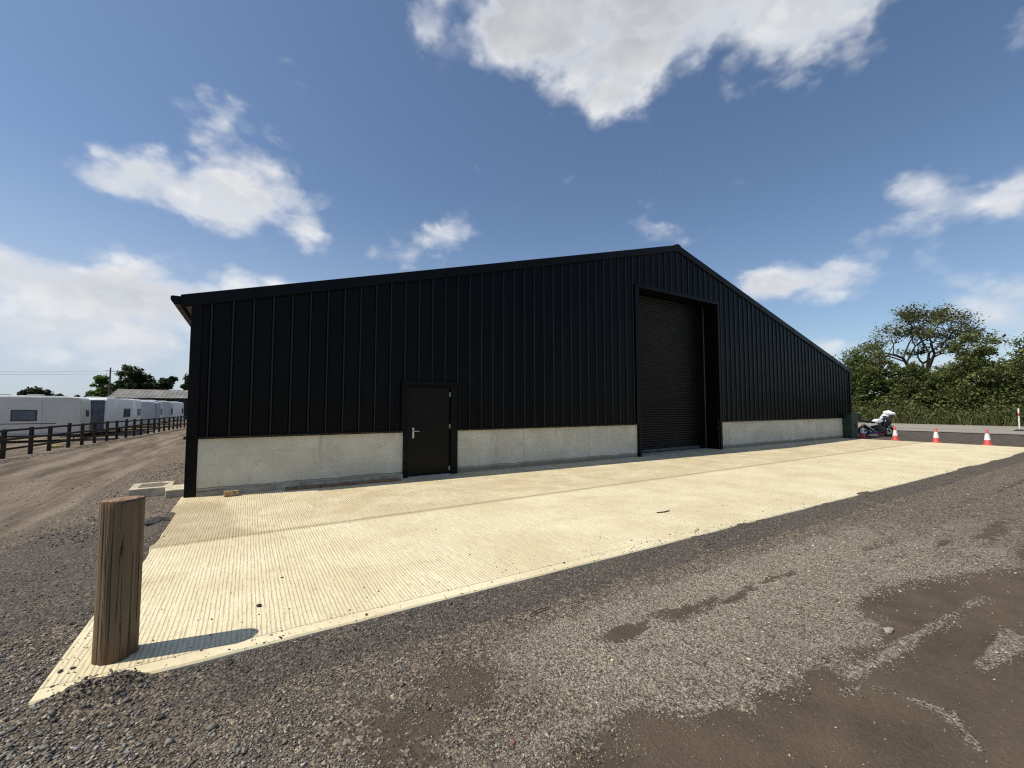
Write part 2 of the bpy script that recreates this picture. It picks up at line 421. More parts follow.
# ------------------------------------------------------------------ sky and sun
SUN_EL, SUN_AZ = R(55), math.atan2(.21, -.977)          # direction towards the sun in the xy plane
world = bpy.data.worlds.new('World'); sc.world = world; world.use_nodes = True
wt = NT(world.node_tree); wt.n.clear()
sky = wt.new('ShaderNodeTexSky', sky_type='NISHITA'); sky.sun_disc = False
sky.sun_elevation = SUN_EL; sky.sun_rotation = math.pi / 2 - SUN_AZ
sky.air_density = 1.0; sky.dust_density = .7; sky.ozone_density = 3.2; sky.altitude = 60
gd = wt.new('ShaderNodeTexCoord').outputs['Generated']
d0 = wt.vm('NORMALIZE', gd); ds = wt.sep(d0)
wv = wt.scalev(d0, 1, 1, 1.5)
AZ = wt.m('MULTIPLY', wt.m('ARCTAN2', ds[0], ds[1]), 180 / math.pi)
EL = wt.m('MULTIPLY', wt.m('ARCSINE', ds[2]), 180 / math.pi)
dn = wt.noise(wv, 7.0, 4, .62, color=True); dsep = wt.sep(dn)
kk = wt.sstep(EL, 0, 30, .35, 1)
AZd = wt.m('ADD', AZ, wt.m('MULTIPLY', wt.m('SUBTRACT', dsep[0], .5), 8.0))
ELd = wt.m('ADD', EL, wt.m('MULTIPLY', wt.m('MULTIPLY', wt.m('SUBTRACT', dsep[1], .5), 7.0), kk))
CLOUDS = [  # azimuth, elevation, half widths (deg), strength
    (.2, 23.4, 6.4, 4.4, 1.15), (-11.0, 22.4, 4.6, 2.1, 1.0), (-4.8, 21.6, 5, 2.4, .75), (-4.6, 30.4, 3.2, 1.9, .72), 
    (-17, 7.5, 9, 4.0, .9), (-15, 11.5, 8, 2.2, .75), (3.2, 14.4, 4.0, 1.5, .72), (-5, 11.0, 7, 3.4, .75), (-20, 13.5, 4, 1.8, .6), (-7, 4.0, 9, 3, .5),
    (46, 45.0, 15, 6.5, 1.2), (62, 43.0, 16, 5.5, 1.15), (74, 38.6, 8, 2.7, 1.05), (46.5, 38.0, 4.5, 3.0, .8), (38, 45, 7, 4.5, .8), (68.3, 35.2, 4.4, 2.4, .6),
    (20.5, 42.5, 3.2, 3.9, .75), (29.7, 42.6, 3.6, 2.4, .75), (24.0, 21.9, 5.5, 1.9, .72), (17, 19.5, 3, 1.6, .5), (6.0, 22.0, 2.6, 2.8, .6), (50.7, 21.6, 4.2, 1.7, .62),
    (68.8, 14.0, 7.9, 2.6, 1.0), (62, 13.6, 4, 1.6, .6), (76.9, 19.6, 3.5, 2.2, .85), (82.8, 18.4, 3.2, 2.1, 1.15), (83.8, 30, 1.4, 2.6, .5),
    (81.5, 8.5, 3.8, 3.3, 1.0), (68, 6.6, 3.4, 1.7, .7), (75, 4.0, 6, 2.2, .5),
    (125, 28, 18, 8, .9), (-70, 22, 18, 8, .9), (180, 24, 20, 8, .9),
]
acc = None
for a0, e0, sa, se, st in CLOUDS:
    u = wt.m('DIVIDE', wt.m('SUBTRACT', AZd, a0), sa); w = wt.m('DIVIDE', wt.m('SUBTRACT', ELd, e0), se)
    r2 = wt.m('ADD', wt.m('MULTIPLY', u, u), wt.m('MULTIPLY', w, w))
    bl = wt.m('MULTIPLY', wt.m('EXPONENT', wt.m('MULTIPLY', r2, -.9)), st)
    acc = bl if acc is None else wt.m('ADD', acc, bl)
acc = wt.m('MINIMUM', acc, 1.25)
n_a = wt.noise(wv, 8.0, 7, .58); n_b = wt.noise(wt.vm('ADD', wv, (-.014, .004, .022)), 8.0, 3, .58)
vo = wt.new('ShaderNodeTexVoronoi', feature='F1'); wt.put(vo.inputs['Vector'], wt.vm('ADD', wv, wt.scalev(wt.vm('SUBTRACT', dn, (.5, .5, .5)), .12, .12, .12)))
vo.inputs['Scale'].default_value = 11.0; vo.inputs['Detail'].default_value = 1.0; vo.inputs['Roughness'].default_value = .5
puff = wt.m('SUBTRACT', 1.0, vo.outputs['Distance'])
fb = wt.m('ADD', wt.m('MULTIPLY', n_a, .62), wt.m('MULTIPLY', puff, .38)); fb3 = wt.noise(wv, 3.2, 1, .5)
dens = wt.m('ADD', wt.m('MULTIPLY', acc, 1.45), wt.m('MULTIPLY', wt.m('SUBTRACT', fb, .615), 2.5))
alpha = wt.m('MULTIPLY', wt.sstep(dens, -.12, 1.15), .98)
lit = wt.sstep(wt.m('ADD', wt.m('SUBTRACT', n_a, n_b), wt.m('MULTIPLY', wt.m('SUBTRACT', puff, .55), .25)), -.12, .08)
thick = wt.m('MULTIPLY', wt.sstep(dens, .5, 1.5), wt.sstep(EL, 22, 46, .42, .95))
shade = wt.m('MULTIPLY', thick, wt.sstep(fb3, .36, .62, 1.0, .35))
cc = wt.mix(lit, (.80, .83, .89), (.98, .985, 1.0))
cc = wt.mix(shade, cc, (.46, .48, .50))
haze = wt.m('MULTIPLY', wt.sstep(EL, 26, 0), wt.sstep(AZ, 60, -30, .12, .75))
cc = wt.mix(wt.m('MULTIPLY', wt.sstep(EL, 14, 0), .55), cc, (.62, .69, .78))
bgs = wt.new('ShaderNodeBackground'); bgs.inputs[1].default_value = .12
skc = sky.outputs[0]
wt.put(bgs.inputs[0], skc)
bgc = wt.new('ShaderNodeBackground'); wt.put(bgc.inputs[0], cc); bgc.inputs[1].default_value = .92
mxs = wt.new('ShaderNodeMixShader'); hz_ = wt.m('MULTIPLY', haze, wt.m('SUBTRACT', 1.0, alpha)); tot = wt.m('ADD', alpha, hz_)
cc = wt.mix(wt.m('DIVIDE', hz_, wt.m('MAXIMUM', tot, .001)), cc, (.56, .66, .80))
wt.put(bgc.inputs[0], cc)
wt.put(mxs.inputs[0], tot)
wt.l.new(bgs.outputs[0], mxs.inputs[1]); wt.l.new(bgc.outputs[0], mxs.inputs[2])
wo = wt.new('ShaderNodeOutputWorld'); wt.l.new(mxs.outputs[0], wo.inputs[0])

sl = bpy.data.lights.new('sun', 'SUN'); sl.energy = 4.4; sl.angle = R(.53); sl.color = (1, .935, .82)
so = bpy.data.objects.new('sun', sl); col.objects.link(so); so.location = (-20, 10, 40)
sdir = Vector((math.cos(SUN_EL) * math.cos(SUN_AZ), math.cos(SUN_EL) * math.sin(SUN_AZ), math.sin(SUN_EL)))
so.rotation_euler = sdir.to_track_quat('Z', 'Y').to_euler()
sc.view_settings.view_transform = 'Standard'; sc.view_settings.look = 'None'; sc.view_settings.exposure = 0
sc.cycles.use_denoising = False
sc.cycles.filter_width = 1.2
sc.cycles.max_bounces = 5; sc.cycles.transparent_max_bounces = 4
sc.cycles.sample_clamp_indirect = 3.0

# ------------------------------------------------------------------ ground
AX1, AY1 = 26.7, 9.7       # right end of the apron, wall side
def axis(lo, hi, fine0, fine1, step, grow=1.13):
    a = list(np.arange(fine0, fine1 + 1e-6, step))
    s = step
    while a[-1] < hi: s *= grow; a.append(a[-1] + s)
    s = step
    while a[0] > lo: s *= grow; a.insert(0, a[0] - s)
    return np.array(a)
gx = axis(-3000, 3000, -4.0, 9.0, .045); gy = axis(-3000, 3000, -.4, 5.5, .045)
GX, GY = np.meshgrid(gx, gy, indexing='ij')
def front_y(x): return FY0 + FK * (x - FX0)
def inside_apron(x, y): return np.minimum(np.minimum(x - FX0, y - front_y(x)), AX1 - x)
def ground_z(x, y):
    r = np.hypot(x, y); fade = np.exp(-np.maximum(r - 14, 0) / 12)
    z = -.036 + (vnoise(x, y, .9, 3) - .5) * .05 * fade + (vnoise(x, y, 6, 9) - .5) * .022 * fade
    z -= .19 * sst(-x, 2.0, 4.4)
    di = inside_apron(x, y)
    edge = np.exp(-(di / .13) ** 2)
    mo = np.maximum(vnoise(x, y * 0, 1.1, 21, 5, .65) - .43, 0) * 3.2
    front = (y - front_y(x)) < (x - FX0)
    amt = np.where(front, mo * sst(x, 2.5, 7.5), np.where((y > 5.2) & (y < 8.4), .75 + (vnoise(x, y, 2.5, 5) - .5), 0))
    z += edge * (amt * .062 + .012)
    md = np.exp(-(((x + .70) / .24) ** 2 + ((y - 3.385) / .085) ** 2)) * (.5 + vnoise(x, y, 7, 13))
    z += .10 * md
    rut = np.exp(-((y - 2.97 - .012 * x) / .035) ** 2) * sst(x, -.6, -.2) * sst(2.6, .4, x) if False else 0
    z = np.where(di > 0, z - sst(di, .07, .30) * .14, z)
    # mud area is smoother and slightly sunk
    return z
GZ = ground_z(GX, GY)
big_mud = [(1.12, 1.66), (1.52, 1.64), (1.89, 1.67), (2.09, 1.5), (2.44, 1.4), (2.99, 1.35), (3.58, 1.24), (4.03, 1.27), (4.23, 1.52), (4.93, 1.54), (5.82, 1.34), (6.9, .92), (7.5, .2), (5, -1.5), (2, -1), (.9, .6)]
sd = poly_sd(GX, GY, big_mud)
mud = sst(sd, -.30, .34)
streak = np.minimum(seg_dist(GX, GY, [(5.53, .99), (4.35, 1.07), (3.58, 1.11), (3.17, 1.16)]), seg_dist(GX, GY, [(3.0, 1.13), (3.2, 1.0), (3.24, .75), (3.03, .6)]))
mud *= 1 - .62 * np.exp(-(streak / .06) ** 2)
mud *= 1 - .9 * sst(poly_sd(GX, GY, [(4.9, .80), (4.75, .60), (3.9, .72), (4.0, .80)]), -.05, .06)
for px_, py_, rx_, ry_, s_ in [(2.45, 2.27, .42, .12, .80), (3.15, 2.24, .58, .14, .76), (3.75, 2.17, .45, .09, .70), (4.45, 2.16, .6, .075, .72), (5.0, 2.15, .3, .04, .55), (2.45, 2.02, .14, .04, .55), (3.0, 1.93, .16, .045, .5), (2.75, 1.75, .2, .05, .5)]:
    mud = np.maximum(mud, s_ * np.exp(-(((GX - px_) / rx_) ** 2 + ((GY - py_ - .015 * np.sin(GX * 5)) / ry_) ** 2)))
mud = np.where(GY > 1.7, mud * (.55 + .85 * vnoise(GX * 2.2, GY * 8, 1.0, 83, 4)), mud)
m3 = poly_sd(GX, GY, [(.30, 2.31), (.69, 2.52), (.95, 2.6), (1.13, 2.73), (1.45, 2.68), (1.36, 2.11), (1.02, 2.0), (.6, 1.9)])
mud = np.maximum(mud, .53 * sst(m3, -.45, .2))
for px_, py_, rx_, ry_, s_ in [(2.6, 1.95, .22, .12, .5), (1.75, 2.38, .2, .1, .45), (-.1, 2.2, .5, .25, .42), (6.6, 2.0, .9, .16, .55), (8.6, 1.4, 1.4, .22, .6), (10.5, 2.1, 1.6, .15, .45), (7.8, .9, 1.2, .3, .7), (12, .8, 2.5, .3, .6), (14, 2.0, 3, .12, .6), (9.5, .55, 1.6, .12, .62), (17, 1.2, 4, .25, .6), (7.2, 1.62, .7, .07, .6), (.35, 1.75, .4, .3, .42)]:
    mud = np.maximum(mud, s_ * np.exp(-(((GX - px_) / rx_) ** 2 + ((GY - py_) / ry_) ** 2)))
mud *= sst(np.hypot(GX, GY), 60, 20)
dust = sst(-GX, 1.9, 3.0) * sst(GY + GX * .0, 4.5, 8.5) * sst(GX, -40, -30)
dust = np.maximum(dust, sst(-GX, 2.6, 3.6) * .9 * sst(GY, 1, 5))
fd = front_y(GX) - GY
fresh = sst(fd, -.2, .02) * sst(fd, .62, .30) * sst(GX, -.6, .2) * sst(30, 20, 0) if False else sst(fd, -.25, .0) * (1 - sst(fd, .30, .62)) * sst(GX, -.7, 0) * (1 - sst(GX, 18, 30))
left_fresh = (1 - sst(-GX, 1.8, 3.0)) * (GX < -.9) * sst(GY, 4.2, 5.0) * (1 - sst(GY, 7.6, 9.0))
fresh = np.maximum(fresh, left_fresh * .95)
pale = sst(fd, .30, .95) * (.26 + .36 * sst(GX, .9, 2.2) * (1 - sst(GX, 5.0, 9.0)))
pale += .20 * np.exp(-((fd - 1.15) / .35) ** 2) * sst(GX, 1.5, 2.5) * (1 - sst(GX, 6, 9))
pale += (vnoise(GX * .35, GY, 1.3, 77, 4) - .5) * .55 * sst(fd, .3, .9)
pale = np.maximum(pale, .5 * np.exp(-(((GX - 1.2) / .8) ** 2 + ((GY - 1.7) / .3) ** 2)))
pale = np.maximum(pale, .42 * np.exp(-(((GX + .6) / 1.2) ** 2 + ((GY - 1.9) / .9) ** 2)))
rr = np.hypot(GX, GY)
grass = np.maximum(sst(GX, 55.5, 57), sst(rr, 75, 110)); grass = np.maximum(grass, sst(-GX, 45, 60)); grass = np.maximum(grass, sst(-GY, 25, 45))
dark = sst(GX, 26.3, 27.0) * (1 - sst(GX, 52, 55))
dark = np.maximum(dark, sst(GX - GY * .0, 14, 26) * (GY < 3) * .45)
nX, nY = GX.shape
idx = np.arange(nX * nY).reshape(nX, nY)
fc = np.stack([idx[:-1, :-1], idx[1:, :-1], idx[1:, 1:], idx[:-1, 1:]], -1).reshape(-1, 4)
ground = np_mesh('ground', np.stack([GX, GY, GZ], -1).reshape(-1, 3), fc, M['ground'], smooth=True)
set_attr(ground.data, 'mask_a', np.stack([mud, dust, fresh], -1).reshape(-1, 3))
set_attr(ground.data, 'mask_b', np.stack([pale, grass, dark], -1).reshape(-1, 3))
tag(ground, kind='structure')

# loose stones: far too many to count
def stones(name, xy, size, tone, zoff=.3, flat=.52):
    n = len(xy); rs = np.random.RandomState(len(name) + n)
    base = np.array([(x, y, z) for x in (-1, 1) for y in (-1, 1) for z in (-1, 1)], float) * .55
    v = base[None] + rs.uniform(-.28, .28, (n, 8, 3))
    sc3 = np.stack([rs.uniform(.8, 1.4, n), rs.uniform(.6, 1.0, n), rs.uniform(.45, .85, n) * flat / .65], -1)
    v *= sc3[:, None] * size[:, None, None]
    a = rs.uniform(0, 2 * np.pi, n); b2 = rs.uniform(-.5, .5, n)
    cb, sb = np.cos(b2)[:, None], np.sin(b2)[:, None]
    x, y, z = v[..., 0], v[..., 1], v[..., 2]
    x, z = x * cb - z * sb, x * sb + z * cb
    ca, sa = np.cos(a)[:, None], np.sin(a)[:, None]
    x, y = x * ca - y * sa, x * sa + y * ca
    gz = ground_z(xy[:, 0], xy[:, 1]); di = inside_apron(xy[:, 0], xy[:, 1])
    gz = np.where((di > 0) & (xy[:, 1] < AY1), np.maximum(gz, 0.0), gz)
    v = np.stack([x + xy[:, :1], y + xy[:, 1:], z + gz[:, None] + (size * zoff)[:, None]], -1)
    q = np.array([(0, 1, 3, 2), (4, 6, 7, 5), (0, 4, 5, 1), (2, 3, 7, 6), (0, 2, 6, 4), (1, 5, 7, 3)])
    f = (q[None] + 8 * np.arange(n)[:, None, None]).reshape(-1, 4)
    tn = np.repeat(tone, 8, 0)
    return np_mesh(name, v.reshape(-1, 3), f, M['stone'], tone=tn)
rs = np.random.RandomState(5)
def scatter(n, rmin, rmax, power):
    # within the view wedge (and a margin), denser near the camera
    u = rs.rand(n); r = (rmin ** power + u * (rmax ** power - rmin ** power)) ** (1 / power)
    ang = rs.uniform(YAW - R(70), YAW + R(70), n)
    return np.stack([r * np.cos(ang), r * np.sin(ang)], -1)
def grid_lookup(arr, xy):
    i = np.clip(np.searchsorted(gx, xy[:, 0]), 0, nX - 1); j = np.clip(np.searchsorted(gy, xy[:, 1]), 0, nY - 1)
    return arr[i, j]
xy = np.concatenate([scatter(380000, 1.2, 7, .75), scatter(80000, 5, 16, 1.0)])
di = inside_apron(xy[:, 0], xy[:, 1])
mk = grid_lookup(mud, xy); du = grid_lookup(dust, xy); fr = grid_lookup(fresh, xy); pl = grid_lookup(pale, xy)
coarse = np.exp(-(((xy[:, 0] + 1.3) / 1.2) ** 2 + ((xy[:, 1] - 2.6) / 1.6) ** 2))
clump = vnoise(xy[:, 0], xy[:, 1], 1.6, 40, 4)
mudn = np.clip(mk + (vnoise(xy[:, 0], xy[:, 1], 4, 50, 4) - .5) * 1.0, 0, 1)
prob = np.clip((.40 + 1.4 * (clump - .42)) * (1 - .97 * sst(mudn, .3, .75)) * (1 - .8 * du) * (1 - .1 * fr), 0, 1)
prob = np.maximum(prob, .008)
prob = np.where(coarse > .25, np.maximum(prob, .7 * coarse), prob)
trackside = np.exp(-((xy[:, 0] + 1.9 - .02 * xy[:, 1]) / .45) ** 2) * (xy[:, 1] > 7.2)
finez = (xy[:, 0] < -1.0) & (xy[:, 1] > 4.6) & (xy[:, 1] < 7.4)
prob = np.where(finez, prob * .35, prob)
prob = np.maximum(prob, trackside * .7)
keep = (rs.rand(len(xy)) < prob) & ((di < -.01) | ((di < .16) & (rs.rand(len(xy)) < np.where(xy[:, 0] > 2.5, .16, .05)))) & (xy[:, 1] < 16) & ~((xy[:, 0] > -1.0) & (xy[:, 1] > 9.3))
xy = xy[keep]; coarse = coarse[keep]; trackside = trackside[keep]; fr = fr[keep]; pl = pl[keep]; di = di[keep]
dist = np.hypot(xy[:, 0], xy[:, 1])
size = np.exp(rs.normal(0, .42, len(xy))) * (.0036 + .0044 * coarse ** .8 + .006 * trackside + .0006 * np.maximum(dist - 3, 0))
size = np.clip(size, .0025, .024)
big1 = rs.rand(len(xy)) < .006; size[big1] *= 1.8
g = np.clip(np.exp(rs.normal(math.log(.19), .50, len(xy))), .035, .55) * (1 + .55 * pl) * (1 - .35 * fr)
bright = rs.rand(len(xy)) < (.03 + .08 * pl); g[bright] = rs.uniform(.28, .5, bright.sum())
warm = rs.uniform(0, 1, len(xy)) * (.5 + pl)
tone = np.stack([g * (1.08 + .08 * warm), g, g * (.90 - .22 * warm)], -1)
redd = rs.rand(len(xy)) < .0015; tone[redd] *= np.array([1.5, .8, .7])
tag(stones('loose_gravel', xy, size, tone), kind='stuff')
# crumbs on the slab
n = 700
cx_ = rs.uniform(FX0 + .05, 16, n); cy_ = front_y(cx_) + np.abs(rs.normal(0, .35, n)) * (1 + 4 * (rs.rand(n) < .25))
ok = (cy_ < 9.2) & ~((np.abs(cx_ + .69) < .14) & (np.abs(cy_ - 3.77) < .14))
xy2 = np.stack([cx_, cy_], -1)[ok]; g2 = rs.uniform(.03, .2, len(xy2))
tag(stones('slab_crumbs', xy2, np.clip(np.exp(rs.normal(0, .5, len(xy2))) * .0045, .002, .014), np.stack([g2, g2 * .95, g2 * .85], -1), .25), kind='stuff')

# single stones that stand out
def rock(name, loc, d, seed, mat, label, cat):
    r_ = random.Random(seed); bm = bmesh.new(); bmesh.ops.create_icosphere(bm, subdivisions=2, radius=1)
    cuts = [Vector((r_.uniform(-1, 1), r_.uniform(-1, 1), r_.uniform(-.4, 1))).normalized() for _ in range(9)]
    for v in bm.verts:
        for c in cuts:
            k = v.co.dot(c) - .66
            if k > 0: v.co -= c * k
        v.co *= 1 + r_.uniform(-.05, .05)
        v.co = Vector((v.co.x * d[0], v.co.y * d[1], v.co.z * d[2]))
    me = bpy.data.meshes.new(name); bm.to_mesh(me); bm.free(); me.materials.append(mat)
    o = bpy.data.objects.new(name, me); col.objects.link(o); o.location = loc; return tag(o, label, cat)
M['rock_dark'] = paint('dark_rock', (.045, .042, .04), .9, 0, .4, 30, bumpy=.01)
M['rock_pale'] = paint('pale_rock', (.36, .31, .24), .9, 0, .3, 30, bumpy=.01)
rock('stone', (-1.05, 7.75, .02), (.16, .11, .075), 3, M['rock_dark'], 'dark rough stone lump on gravel beside left slab edge', 'stone')
rock('stone', (4.03, 1.22, -.015), (.055, .035, .028), 5, M['rock_pale'], 'pale flat stone lying on the brown mud patch', 'stone')

# ------------------------------------------------------------------ concrete apron (bays with open joints)
def apron_bay(x0, x1, y0, y1, front=False):
    nx = max(2, int((x1 - x0) / .25)); mb = MB(); xs = np.linspace(x0, x1, nx + 1)
    rr_ = np.random.RandomState(int(x0 * 10) + 77)
    vs = []; 
    for x in xs:
        yf = front_y(x) + rr_.uniform(-.006, .006) if front else y0
        vs += [(x, yf, -.16), (x, yf + .0, -.012), (x, yf + .012, 0), (x, y1, 0), (x, y1, -.16)]
    fs = []
    for i in range(nx):
        for k in range(4): fs.append((i * 5 + k, (i + 1) * 5 + k, (i + 1) * 5 + k + 1, i * 5 + k + 1))
        fs.append((i * 5 + 4, (i + 1) * 5 + 4, (i + 1) * 5, i * 5))
    fs += [(0, 1, 2, 3, 4), tuple(nx * 5 + k for k in (4, 3, 2, 1, 0))]
    mb.add(vs, fs)
    return tag(mb.build('concrete_apron', M['apron']), kind='structure')
J = .012
xb = [FX0, 21.6, AX1]
for i in range(2):
    a, b_ = xb[i] + (J / 2 if i else 0), xb[i + 1] - (J / 2 if i == 0 else 0)
    apron_bay(a, b_, None, 6.39 - J / 2, True)
    apron_bay(a, b_, 6.39 + J / 2, AY1)
jf = MB(); jf.box(FX0 + .02, AX1 - .02, 6.3, 6.48, -.20, -.014); jf.box(21.5, 21.7, front_y(21.6) + .03, AY1 - .02, -.21, -.0145)
tag(jf.build('joint_filler', paint('joint_dirt', (.16, .11, .06), .95, 0, .3, 9)), kind='structure')
fl = MB(); fl.box(AX1 + .02, 60, 0, 0, 0, 0) if False else None
# road along the far side of the yard
rd = MB(); rd.add([(38.6, -120, .006), (55.0, -120, .006), (55.0, 160, .006), (38.6, 160, .006)], [(0, 1, 2, 3)])
tag(rd.build('road', M['road']), kind='structure')

# ------------------------------------------------------------------ warehouse
WY = 9.573; XL, XR, XG = -.935, 27.677, 13.102; HL, HG = 3.638, 7.485; HC = 1.092; YB = 39.0
shed = empty('warehouse', ((XL + XR) / 2, WY, 0))
def lp(o):  # parts are modelled in world space: keep them where they are
    o.parent = shed; o.matrix_parent_inverse = Matrix.Translation(shed.location).inverted(); return o
tag(shed, 'large black ribbed metal clad warehouse with a shallow gable over pale concrete base panels', 'warehouse')
def roof_z(x): return HL + (HG - HL) * ((x - XL) / (XG - XL) if x < XG else (XR - x) / (XR - XG))
DL, DR, DH = 3.044, 4.384, 2.166; SL, SR, SH = 10.887, 15.441, 5.666
def cladding(lo, hi, zb, zt, opens, place, phase=0.0):
    """box-profile sheet: ribs stand 32 mm proud every third of a metre, with low stiffeners between"""
    P = .3333; pat = [(.004, 0), (.026, .032), (.052, .032), (.074, 0), (.155, 0), (.162, .004), (.172, .004), (.179, 0), (.240, 0), (.247, .004), (.257, .004), (.264, 0)]
    pts = []; k = math.floor((lo - phase) / P) - 1
    while phase + k * P < hi + P:
        pts += [(phase + k * P + a, b2) for a, b2 in pat]; k += 1
    def off(x):
        for (a, oa), (b2, ob) in zip(pts[:-1], pts[1:]):
            if a <= x <= b2: return oa + (ob - oa) * (x - a) / (b2 - a)
        return 0
    marks = {lo, hi} | {o[0] for o in opens} | {o[1] for o in opens} | ({XG} if lo < XG < hi and callable(zt) else set())
    xs = sorted([(x, o) for x, o in pts if lo < x < hi and all(abs(x - q) > 1e-4 for q in marks)] + [(q, off(q)) for q in marks])
    mb = MB(); mb.crown = []
    for (xa, oa), (xb_, ob) in zip(xs[:-1], xs[1:]):
        mid = (xa + xb_) / 2; z0 = zb
        for o in opens:
            if o[0] < mid < o[1]: z0 = o[2]
        za, zc = (zt(xa), zt(xb_)) if callable(zt) else (zt, zt)
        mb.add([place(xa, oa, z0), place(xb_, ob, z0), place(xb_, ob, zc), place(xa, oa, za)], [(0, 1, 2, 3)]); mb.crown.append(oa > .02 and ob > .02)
    return mb
CB = HC + .0
fw = cladding(XL, XR, CB, lambda x: roof_z(x) - .05, [(DL - .01, DR + .01, DH + .0), (SL - .01, SR + .01, SH)], lambda x, o, z: (x, WY - .035 - o, z))
for zs in (2.55, 2.62):  # fastener heads along the sheeting rails
    pass
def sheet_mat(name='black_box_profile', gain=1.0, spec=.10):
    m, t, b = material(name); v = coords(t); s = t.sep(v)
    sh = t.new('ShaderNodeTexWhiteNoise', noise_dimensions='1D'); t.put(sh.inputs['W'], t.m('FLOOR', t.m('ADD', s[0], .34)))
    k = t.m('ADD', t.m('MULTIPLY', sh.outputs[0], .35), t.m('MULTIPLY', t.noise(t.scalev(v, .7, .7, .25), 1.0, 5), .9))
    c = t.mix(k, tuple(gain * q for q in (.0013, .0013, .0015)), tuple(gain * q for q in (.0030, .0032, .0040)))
    du = t.sstep(t.noise(t.scalev(v, 3, 3, .6), 1.0, 6, .65), .5, .8)
    c = t.mix(t.m('MULTIPLY', du, t.sstep(s[2], 2.6, 1.0, .03, .30)), c, (.012, .0105, .009))
    t.put(b.inputs['Base Color'], c)
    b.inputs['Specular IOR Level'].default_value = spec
    t.put(b.inputs['Roughness'], t.m('ADD', .24, t.m('MULTIPLY', t.noise(v, 2.5, 5), .18)))
    t.put(b.inputs['Normal'], t.bump(t.noise(t.scalev(v, 1.2, 1.2, .35), 1.0, 3), .10, .03))
    return m
M['sheet'] = sheet_mat(); M['sheet_rib_highlight'] = sheet_mat('black_box_profile_highlight', 2.6, .32)  # rib crowns get a lighter base colour: painted highlight lines along the ribs
fo = lp(fw.build('wall_cladding', M['sheet'])); fo.data.materials.append(M['sheet_rib_highlight'])
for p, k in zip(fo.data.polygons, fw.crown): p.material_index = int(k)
sc_ = MB()
for zf in (1.95, 3.15, 4.6, 6.0):
    k = math.floor(XL / .3333) + 1
    while k * .3333 < XR - .3:
        x = k * .3333 + .21 + .001; k += 1
        if zf > roof_z(x) - .4 or (DL - .2 < x < DR + .2 and zf < DH + .2) or (SL - .2 < x < SR + .2 and zf < SH + .2): continue
        sc_.lathe([(.011, 0), (.011, .006), (0.0, .009)], 6, (0, 0, 0), 'Y')
        for i in range(len(sc_.v) - 18, len(sc_.v)):
            p = sc_.v[i]; sc_.v[i] = (p[0] + x, WY - .035 - p[1], p[2] + zf)
so_ = lp(sc_.build('fastener_heads', M['black_metal'])); so_['kind'] = 'stuff'
side = cladding(WY - .03, YB, CB, HL - .02, [], lambda y, o, z: (XL + .045 - o, y, z)); lp(side.build('side_cladding', M['sheet']))
side = cladding(WY - .03, YB, CB, HL - .02, [], lambda y, o, z: (XR + .03 + o, y, z)); lp(side.build('side_cladding', M['sheet']))
bk = MB(); bk.add([(XL, YB, 0), (XR, YB, 0), (XR, YB, HL), (XG, YB, HG), (XL, YB, HL)], [(0, 1, 2, 3, 4)]); lp(bk.build('back_wall', M['black_metal']))
# base panels: precast, each its own, 8 mm joints
def panels(xs):
    for a, b_ in zip(xs[:-1], xs[1:]):
        mb = MB(); mb.box(a + .004, b_ - .004, WY, WY + .15, -.1, HC + .03)
        lp(mb.build('concrete_panel', M['panel'], bevel=.006, bseg=1))
panels([-.768, 3.044]); panels([4.384, 6.39, 8.76, 10.887]); panels([15.441, 22.23, 27.6])
for x in (XL, XR):
    mb = MB(); s_ = 1 if x == XL else -1
    mb.box(min(x + s_ * .02, x + s_ * .17), max(x + s_ * .02, x + s_ * .17), WY + .16, YB, -.1, HC + .03); lp(mb.build('concrete_panel', M['panel']))
# corner columns, drip flashing, corner trims
def flash(name, *boxes, mat='black_trim', bevel=.004):
    mb = MB()
    for b_ in boxes: mb.box(*b_)
    return lp(mb.build(name, M[mat], bevel=bevel, bseg=1))
flash('corner_column', (XL - .002, XL + .165, WY - .018, WY + .158, -.12, HC - .02))
flash('corner_column', (XR - .075, XR + .0, WY - .012, WY + .158, -.12, HC - .02))
for a, b_ in ((XL - .035, DL - .012), (DR + .012, SL - .012), (SR + .012, XR + .04)):
    flash('drip_flashing', (a, b_, WY - .082, WY + .01, HC - .028, HC + .004), (a, b_, WY - .082, WY - .078, HC - .05, HC - .03))
flash('corner_trim', (XL + .004, XL + .16, WY - .074, WY - .040, HC + .006, HL - .10), (XL + .002, XL + .020, WY - .038, WY + .12, HC + .006, HL - .12))
flash('corner_trim', (XR - .10, XR + .072, WY - .074, WY - .040, HC + .006, HL - .12), (XR + .036, XR + .074, WY - .038, WY + .12, HC + .006, HL - .12))
# verge flashing along both rakes
def rake(x0, x1):
    z0, z1 = roof_z(x0), roof_z(x1); mb = MB()
    prof = [(-.165, -.098), (.045, -.098), (.058, -.07), (.058, .14), (.042, .14), (.03, -.07), (-.145, -.07), (-.178, -.045), (-.183, -.075)]
    n = len(prof); vs = [(x0, WY + y, z0 + z) for z, y in prof] + [(x1, WY + y, z1 + z) for z, y in prof]
    mb.add(vs, [(i, (i + 1) % n, n + (i + 1) % n, n + i) for i in range(n)] + [tuple(range(n)), tuple(range(n, 2 * n))])
    return lp(mb.build('verge_flashing', M['black_metal']))
rake(XL - .155, XG); rake(XG, XR + .155)
